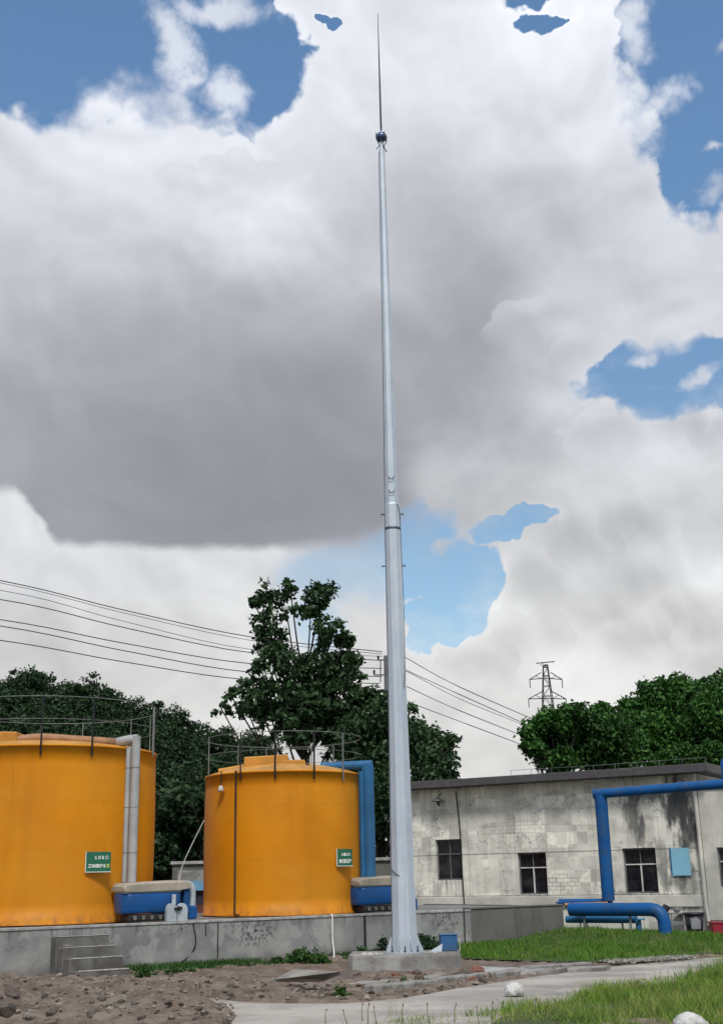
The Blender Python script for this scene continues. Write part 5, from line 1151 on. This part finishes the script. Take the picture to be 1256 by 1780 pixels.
# creeping ground cover along the wall foot
n = 9000; s_ = rng.uniform(s_of(215), s_of(640), n); bk = -np.abs(rng.normal(0, .32, n)) - .03; P_ = np.array([list(wl(a, b_, 0)) for a, b_ in zip(s_, bk)]); k_ = np_noise2(P_[:, 0], P_[:, 1], 6, 3, 1.2) > .42; P_ = P_[k_]
V, F = blades(rng, P_, rng.uniform(.05, .16, len(P_)), rng.uniform(.004, .012, len(P_)), 1.0); tag(fast_mesh('wall_foot_weeds', V, F, M_WEED), 'strip of creeping green weeds along the foot of the platform wall', 'weeds', kind='stuff')
n = 5000; s_ = rng.uniform(s_of(690), s_of(985), n); bk = -np.abs(rng.normal(0, .3, n)) - .03; P_ = np.array([list(wl(a, b_, 0)) for a, b_ in zip(s_, bk)]); P_[:, 2] = .02
V, F = blades(rng, P_, rng.uniform(.06, .2, len(P_)), rng.uniform(.004, .01, len(P_)), .8); tag(fast_mesh('edge_grass', V, F, M_GRASS), 'longer grass against the foot of the dark end wall', 'grass', kind='stuff')

# ------------------------------------------------------------------ clutter on the ground
M_BOARD = mat('weathered_board', (.33, .31, .28, 1), .85, var=.3, vscale=2.5, streak=.2, bump=.3)
def plate(pts_px, z_list, th, name, label, cat, m):
    L_ = [gnd(x, y, z) for (x, y), z in zip(pts_px, z_list)]; q = MB(); q.prism(L_, (0, 0, -th)); return tag(q.build(name, m), label, cat)
plate([(474, 1703), (560, 1702), (592, 1689), (512, 1684)], [.16, .17, .30, .28], .035, 'board', 'weathered flat board propped up on rubble below the white hose', 'board', M_BOARD)
plate([(560, 1704), (640, 1704), (600, 1692), (592, 1690)], [.04, .04, .06, .08], .03, 'slab_fragment', 'dark thin slab lying under the raised end of the board', 'slab', M_ROCKD)
plate([(715, 1703), (765, 1688), (772, 1693), (722, 1709)], [.05, .10, .1, .05], .04, 'plank', 'pale splintered plank leaning on the front of the footing', 'plank', M_BOARD)
plate([(600, 1711), (700, 1708), (722, 1702), (640, 1702)], [.05, .05, .06, .06], .03, 'plank', 'long pale plank lying flat before the footing', 'plank', M_BOARD)
# kerb stones between the footing and the path
rk_ = random.Random(21)
ks = [((640, 1726), (690, 1721)), ((692, 1721), (745, 1713)), ((747, 1713), (800, 1707)), ((802, 1706), (850, 1700)), ((852, 1700), (905, 1694)), ((910, 1690), (965, 1685)), ((968, 1685), (1020, 1680))]
tx = ('between the weeds and the rubble, leftmost of the row', 'second from the left of the row', 'third from the left of the row', 'middle of the row', 'third from the right of the row', 'second from the right of the row', 'rightmost of the row')
for i, (a_, b_) in enumerate(ks):
    pa, pb = gnd(*a_), gnd(*b_); d = (pb - pa); L_ = d.length; d.normalize(); n_ = Vector((-d.y, d.x, 0)); tl_ = Vector((n_.x, n_.y, rk_.uniform(-.2, .2))).normalized()
    q = MB(); q.box((pa + pb) / 2 + UZ * (.03 + rk_.uniform(-.015, .02)), (L_ - .03, .24, .12), (d, n_, UZ), .02)
    tag(q.build('kerb_stone', M_CONC), 'worn kerb stone beside the path, ' + tx[i], 'kerb stone', 'kerb stones along the path')
def strip(px0, px1, w0, z_, name, label, m, cat='slab'):
    pass
sl = [((822, 1679), (905, 1682), (930, 1688), (840, 1692)), ((905, 1682), (985, 1681), (965, 1688), (925, 1689)), ((740, 1700), (830, 1690), (860, 1694), (760, 1706)), ((985, 1680), (1060, 1677), (1050, 1682), (985, 1686))]
tx = ('broken pale concrete slab at the near edge of the lawn', 'grey concrete slab right of the broken one at the lawn edge', 'tilted brownish slab between the footing and the kerb stones', 'grey slab where the gravel strip begins')
for i, q_ in enumerate(sl): plate(q_, [.07, .075, .06, .05] if i != 2 else [.12, .06, .03, .06], .06, 'slab_fragment', tx[i], 'slab', M_COPE if i == 0 else M_CONC)
# stones
protos_r = []
for k in range(6):
    q = rock_mesh(random.Random(50 + k), (0, 0, 0), .5, .42 + .1 * (k % 2), .3); protos_r.append(q)
rs = random.Random(31); grp = 'loose stones on the broken earth'
mr = [M_ROCK, M_ROCKD, M_ROCK, M_ROCKD, M_BRICK, M_ROCKD]
base_o = []
for k in range(6): o = protos_r[k].build('stone', mr[k], origin=(0, 0, 0)); tag(o, 'x', 'stone', grp); base_o.append(o)
cnt = 0; first = set(); stones = []
names_c = ('pale angular stone', 'dark lump of rubble', 'flat pale stone', 'small dark stone', 'broken piece of red brick', 'dark earthy clod')
def put_stone(px, py, size, k, where_):
    global cnt
    p = gnd(px, py); z_ = float(dirt_z(np.array([[p.x]]), np.array([[p.y]]))[0, 0]) if True else 0
    if inpoly(np.array([p.x]), np.array([p.y]), pxy)[0]: return
    d_ = ray(px, py); p = CAM + d_ * ((z_ - EYE) / d_.z)
    o = base_o[k]
    if k in first: o = o.copy(); sc.collection.objects.link(o)
    first.add(k); o.location = (p.x, p.y, z_ + size * .08); o.scale = (size,) * 3; o.rotation_euler = (rs.uniform(-.4, .4), rs.uniform(-.4, .4), rs.uniform(0, 6.28)); o['label'] = names_c[k] + ' ' + where_; cnt += 1; stones.append((px, names_c[k], where_, o))
for _ in range(38):
    px = rs.uniform(0, 400); py = rs.uniform(1706, 1778); k = rs.choice((0, 1, 1, 3, 3, 5, 5, 5)); put_stone(px, py, rs.choice((.06, .06, .08, .1, .12, .18)) * (1.6 if px < 70 else 1), k, 'on the heap ' + ('at left edge' if px < 90 else 'below the steps' if px < 240 else 'beside the path end'))
for _ in range(44):
    px = rs.uniform(250, 640); py = rs.uniform(1700, 1730); put_stone(px, py, rs.uniform(.05, .15), rs.choice((0, 0, 1, 2, 3, 5)), 'between the wall and the path')
for _ in range(34):
    px = rs.uniform(650, 850); py = rs.uniform(1692, 1712); put_stone(px, py, rs.uniform(.08, .2), rs.choice((0, 1, 2, 4, 4, 5)), 'in rubble before the footing')
for px, py, s_, k, w_ in ((406, 1716, .24, 2, 'standing out left of the board'), (828, 1692, .38, 4, 'right of the footing corner'), (806, 1697, .34, 1, 'at the right foot of the footing'), (765, 1697, .13, 2, 'under the footing edge'), (205, 1716, .3, 1, 'against the lowest step'), (190, 1722, .26, 5, 'below the lowest step'), (20, 1728, .26, 1, 'largest of the heap at the left edge'), (60, 1722, .22, 5, 'high on the heap'), (8, 1760, .3, 5, 'in the bottom left corner')): put_stone(px, py, s_, k, w_)
from collections import defaultdict
byk = defaultdict(list)
for e in stones: byk[(e[1], e[2])].append(e)
for v_ in byk.values():
    if len(v_) > 1:
        v_.sort(key=lambda e: e[0])
        for i_, e in enumerate(v_): e[3]['label'] = e[1] + ' ' + e[2] + ', ' + ORD(i_, len(v_))
# two white lumps
def soft_lump(seed, c, sx, sy, sz, label):
    bm = bmesh.new(); bmesh.ops.create_icosphere(bm, subdivisions=4, radius=1); r_ = random.Random(seed); ph = [(Vector((r_.gauss(0, 1), r_.gauss(0, 1), r_.gauss(0, 1))) * 2.2, r_.uniform(0, 6)) for _ in range(12)]
    for v in bm.verts:
        d = v.co.copy(); f = 1 + sum(.022 * math.sin(a.dot(d) * (1 + .35 * i) + p) for i, (a, p) in enumerate(ph)); d *= f
        if d.z < -.45: d.z = -.45 + (d.z + .45) * .2
        v.co = Vector((c[0] + d.x * sx, c[1] + d.y * sy, c[2] + d.z * sz))
    bm.verts.index_update(); q = MB(); q.add([v.co for v in bm.verts], [[v.index for v in f.verts] for f in bm.faces], True); bm.free()
    tag(q.build('white_lump', mat('stained_white_sack', (.60, .60, .58, 1), .85, col2=(.42, .42, .41, 1), vscale=7, fine=.15, bump=.6, bscale=18, dirt=(.25, .23, .2, 1), dirt_amt=.6, dscale=6)), label, 'sack')
p = gnd(893, 1733); soft_lump(3, (p.x, p.y, .07), .125, .11, .11, 'round white plastic sack lying on the path')
p = gnd(1200, 1800); soft_lump(5, (p.x, p.y, .09), .165, .14, .12, 'white sack half hidden in the right foreground grass')
# gravel strip at the lawn edge
rg_ = np.random.default_rng(3); a_, b_ = gnd(1055, 1678), gnd(1200, 1668); n = 800; t_ = rg_.random(n); P_ = np.outer(1 - t_, a_[:]) + np.outer(t_, b_[:]) + np.stack([rg_.normal(0, .05, n), rg_.normal(0, .22, n), np.zeros(n)], 1)
ico = MB(); bm = bmesh.new(); bmesh.ops.create_icosphere(bm, subdivisions=1, radius=1); iv = np.array([v.co[:] for v in bm.verts]); bm.verts.index_update(); if_ = np.array([[v.index for v in f.verts] for f in bm.faces]); bm.free()
sz = rg_.uniform(.01, .032, n); V = (iv[None] * (1 + rg_.normal(0, .18, (n, len(iv), 1))) * sz[:, None, None] * np.array([1.2, 1, .7]) + (P_ + np.array([0, 0, .06]))[:, None, :]).reshape(-1, 3); F = (if_[None] + (np.arange(n) * len(iv))[:, None, None]).reshape(-1, 3)
tag(fast_mesh('gravel', V, F, mat('speckled_gravel', (.24, .24, .2, 1), .9, island=.5, var=.3, vscale=8)), 'narrow strip of pale gravel between the lawn and the path', 'gravel', kind='stuff')
# small debris over the dirt
n = 1500; px_ = rg_.uniform(0, 860, n); py_ = rg_.uniform(1695, 1780, n); P_ = np.array([gnd(a, b)[:] for a, b in zip(px_, py_)]); ok = ~inpoly(P_[:, 0], P_[:, 1], pxy); P_ = P_[ok]; P_[:, 2] = dirt_z(P_[None, :, 0], P_[None, :, 1])[0]; 
n = len(P_); sz = rg_.uniform(.008, .028, n) * rg_.choice([1, 1, 1, 1.8], n)
V = (iv[None] * (1 + rg_.normal(0, .22, (n, len(iv), 1))) * sz[:, None, None] * np.array([1.2, 1, .7]) + (P_ + np.array([0, 0, .005]))[:, None, :]).reshape(-1, 3); F = (if_[None] + (np.arange(n) * len(iv))[:, None, None]).reshape(-1, 3)
tag(fast_mesh('grit', V, F, mat('earthy_grit', (.2, .17, .14, 1), .95, island=.6, var=.3, vscale=8)), 'crumbs of grit and chippings scattered over the bare earth', 'grit', kind='stuff')
# blue box and white scraps beside the mast foot
p = Vector((at(778, 1650, 23.0).x, 23.0, MC.z)); p.z = .262 
p = Vector((at(779, 1650, 22.95).x, 22.95, .264)); t = thing('blue_box', 'small blue sheet metal box standing on the footing right of the mast', 'box', tuple(p))
MB().box((p.x, p.y, p.z + .135), (.30, .22, .27), (Vector((1, .12, 0)).normalized(), Vector((-.12, 1, 0)).normalized(), UZ), .012).build('case', mat('blue_tin', (.025, .12, .30, 1), .5, var=.2, dirt=(.1, .12, .15, 1), dirt_amt=.3), t)
MB().box((p.x, p.y, p.z + .277), (.33, .25, .012), (Vector((1, .12, 0)).normalized(), Vector((-.12, 1, 0)).normalized(), UZ), .004).build('lid', mat('blue_tin_lid', (.05, .18, .38, 1), .5), t)
q = MB(); q.prism([(p.x - .36, p.y - .22, .266), (p.x - .14, p.y - .3, .266), (p.x - .12, p.y - .24, .40)], (.004, .02, 0)); tag(q.build('offcut', M_PALEB), 'pale triangular metal offcut leaning beside the blue box', 'offcut')
q = MB(); q.tube([(p.x + .19, p.y - .16, .265), (p.x + .195, p.y - .16, .40), (p.x + .175, p.y - .16, .455)], .008, 6); q.tube([(p.x + .18, p.y - .16, .43), (p.x + .172, p.y - .16, .46)], .016, 6); tag(q.build('stick', M_WHITE), 'thin white stick standing at the right end of the footing', 'stick')
for k, (dx_, dy_, s_) in enumerate(((-.62, -.28, .075), (-.5, -.4, .055), (-.72, -.2, .06), (.52, -.35, .04))):
    o = rock_mesh(random.Random(70 + k), (MC.x + dx_, MC.y + dy_, .275), s_, s_ * .7, s_ * .45).build('cement_lump', M_WHITE); tag(o, ('largest white cement lump', 'white cement lump nearest the front rim', 'outermost white cement lump', 'small pale cement lump')[k] + (' left of the mast foot' if dx_ < 0 else ' right of the mast foot'), 'lump', 'cement lumps on the footing')

# ------------------------------------------------------------------ wires, pole, pylon
M_WIRE = mat('line_wire', (.05, .052, .06, 1), .6, metal=.2); M_POLE = mat('grey_pole', (.17, .18, .19, 1), .8, var=.2)
pd = at(671, 1140, 46); t = thing('utility_pole', 'grey power pole with small crossarms just left of the mast', 'pole', (pd.x, 46, 0))
MB().tube([Vector((pd.x, 46, 0)), Vector((pd.x, 46, pd.z))], [.16, .1], 12).build('pole', M_POLE, t)
X_ = lambda px, py: at(px, py, 46)
MB().tube([X_(657, 1147), X_(670, 1147)], .03, 6).build('crossarm', M_RAIL, t); MB().tube([X_(650, 1173), X_(670, 1173)], .03, 6).build('crossarm', M_RAIL, t)
MB().tube([X_(661, 1146), X_(661, 1186)], .025, 6).build('brace', M_RAIL, t)
for (x_, y_) in ((657, 1140), (650, 1165)): MB().tube([X_(x_, y_), X_(x_, y_ + 8)], [.045, .03], 8).build('insulator', M_BLACK, t)
left = [((-400, 945), (0, 1009), (435, 1107), (664, 1133), 'topmost'), ((-400, 948), (0, 1013), (435, 1113), (664, 1137), 'second from the top'), ((-400, 984), (0, 1026), (430, 1128), (664, 1141), 'third from the top'), ((-400, 1000), (0, 1042), (432, 1134), (664, 1148), 'fourth from the top'),
        ((-400, 1030), (0, 1077), (430, 1153), (664, 1162), 'fifth from the top'), ((-400, 1040), (0, 1088), (430, 1168), (664, 1176), 'sixth from the top'), ((-400, 1068), (0, 1113), (425, 1181), (660, 1188), 'lowest')]
for a_, b_, c_, d_, nm in left:
    pts_ = [at(*a_, 36), at(*b_, 40), at((b_[0] + c_[0]) / 2, (b_[1] + c_[1]) / 2 + 3, 43), at(*c_, 45.4), at(*d_, 46)]
    th = .011 if nm.startswith(('second', 'third')) else .018
    tag(MB().tube(smooth_path(pts_, 6), th, 5).build('power_line', M_WIRE), nm + ' power line of those crossing the sky left of the tall tree', 'power line', 'power lines on the left')
right_ = [((676, 1125), (708, 1145), (800, 1195), (930, 1252), 'topmost'), ((676, 1150), (708, 1166), (800, 1208), (925, 1264), 'second from the top'), ((676, 1155), (712, 1170), (810, 1220), (930, 1268), 'middle'), ((676, 1180), (712, 1196), (800, 1236), (915, 1282), 'second from the bottom'), ((676, 1205), (735, 1230), (820, 1262), (905, 1294), 'lowest')]
for a_, b_, c_, d_, nm in right_:
    pts_ = [at(*a_, 46), at(*b_, 50), at(*c_, 66), at(*d_, 90)]
    tag(MB().tube(smooth_path(pts_, 6), [.014] * 6 + [.017] * 6 + [.026] * 7 if nm != 'middle' else [.010] * 6 + [.013] * 6 + [.018] * 7, 5).build('power_line', M_WIRE), nm + ' power line of those between the mast and the green trees', 'power line', 'power lines on the right')
# far lattice pylon
D = 200.0; PC = at(947, 1156, D); zt = PC.z; sc_ = D / FPX
t = thing('pylon', 'distant dark lattice pylon standing above the green trees', 'pylon', (PC.x, D, 0)); M_PYL = mat('pylon_steel', (.06, .065, .08, 1), .7, metal=.2)
def pz(py): return at(947, py, D).z
def leg(i, j, z_):
    k = (zt - z_) / (zt - pz(1245)); w_ = .35 + .6 * k if z_ > pz(1245) else .95 + (pz(1245) - z_) * .12
    return Vector((PC.x + i * w_, D + j * w_, z_))
zs = [0, 6, 11, 15, 18, pz(1245), pz(1228), pz(1210), pz(1193), pz(1175), pz(1160), zt]; zs = sorted(set(round(z, 2) for z in zs))
for i in (-1, 1):
    for j in (-1, 1):
        q = MB()
        for a_, b_ in zip(zs[:-1], zs[1:]): q.beam(leg(i, j, a_), leg(i, j, b_), .13)
        q.build('leg', M_PYL, t)
q = MB()
for k, (a_, b_) in enumerate(zip(zs[:-1], zs[1:])):
    for j in (-1, 1):
        q.beam(leg(-1, j, a_), leg(1, j, b_), .09) if k % 2 else q.beam(leg(1, j, a_), leg(-1, j, b_), .09); q.beam(leg(j, -1, a_), leg(j, 1, b_), .09)
        q.beam(leg(-1, j, b_), leg(1, j, b_), .1)
q.build('bracing', M_PYL, t)
for (yt, yb, xl, xr, tip) in ((1169, 1179, 920, 976, 1181), (1202, 1214, 918, 983, 1215), (1236, 1246, 925, 972, 1247)):
    q = MB()
    for x_, sg in ((xl, -1), (xr, 1)):
        e = at(x_, tip, D); e.y = D; q.beam(Vector((PC.x + sg * .8, D, pz(yt))), e, .14); q.beam(Vector((PC.x, D, pz(yb))), e, .14)
        q.beam(Vector((PC.x + sg * .8, D, pz(yb))), (Vector((PC.x + sg * .8, D, pz(yt))) + e) / 2, .08)
        if yt < 1230: MB().tube([e, e - UZ * 1.4], .08, 6).build('insulator', M_PYL, t)
    q.build('crossarm', M_PYL, t)
q = MB(); q.beam(at(931, 1153, D), at(963, 1150, D), .15); q.beam(at(938, 1157, D), at(945, 1151, D), .1); q.build('top_arm', M_PYL, t)
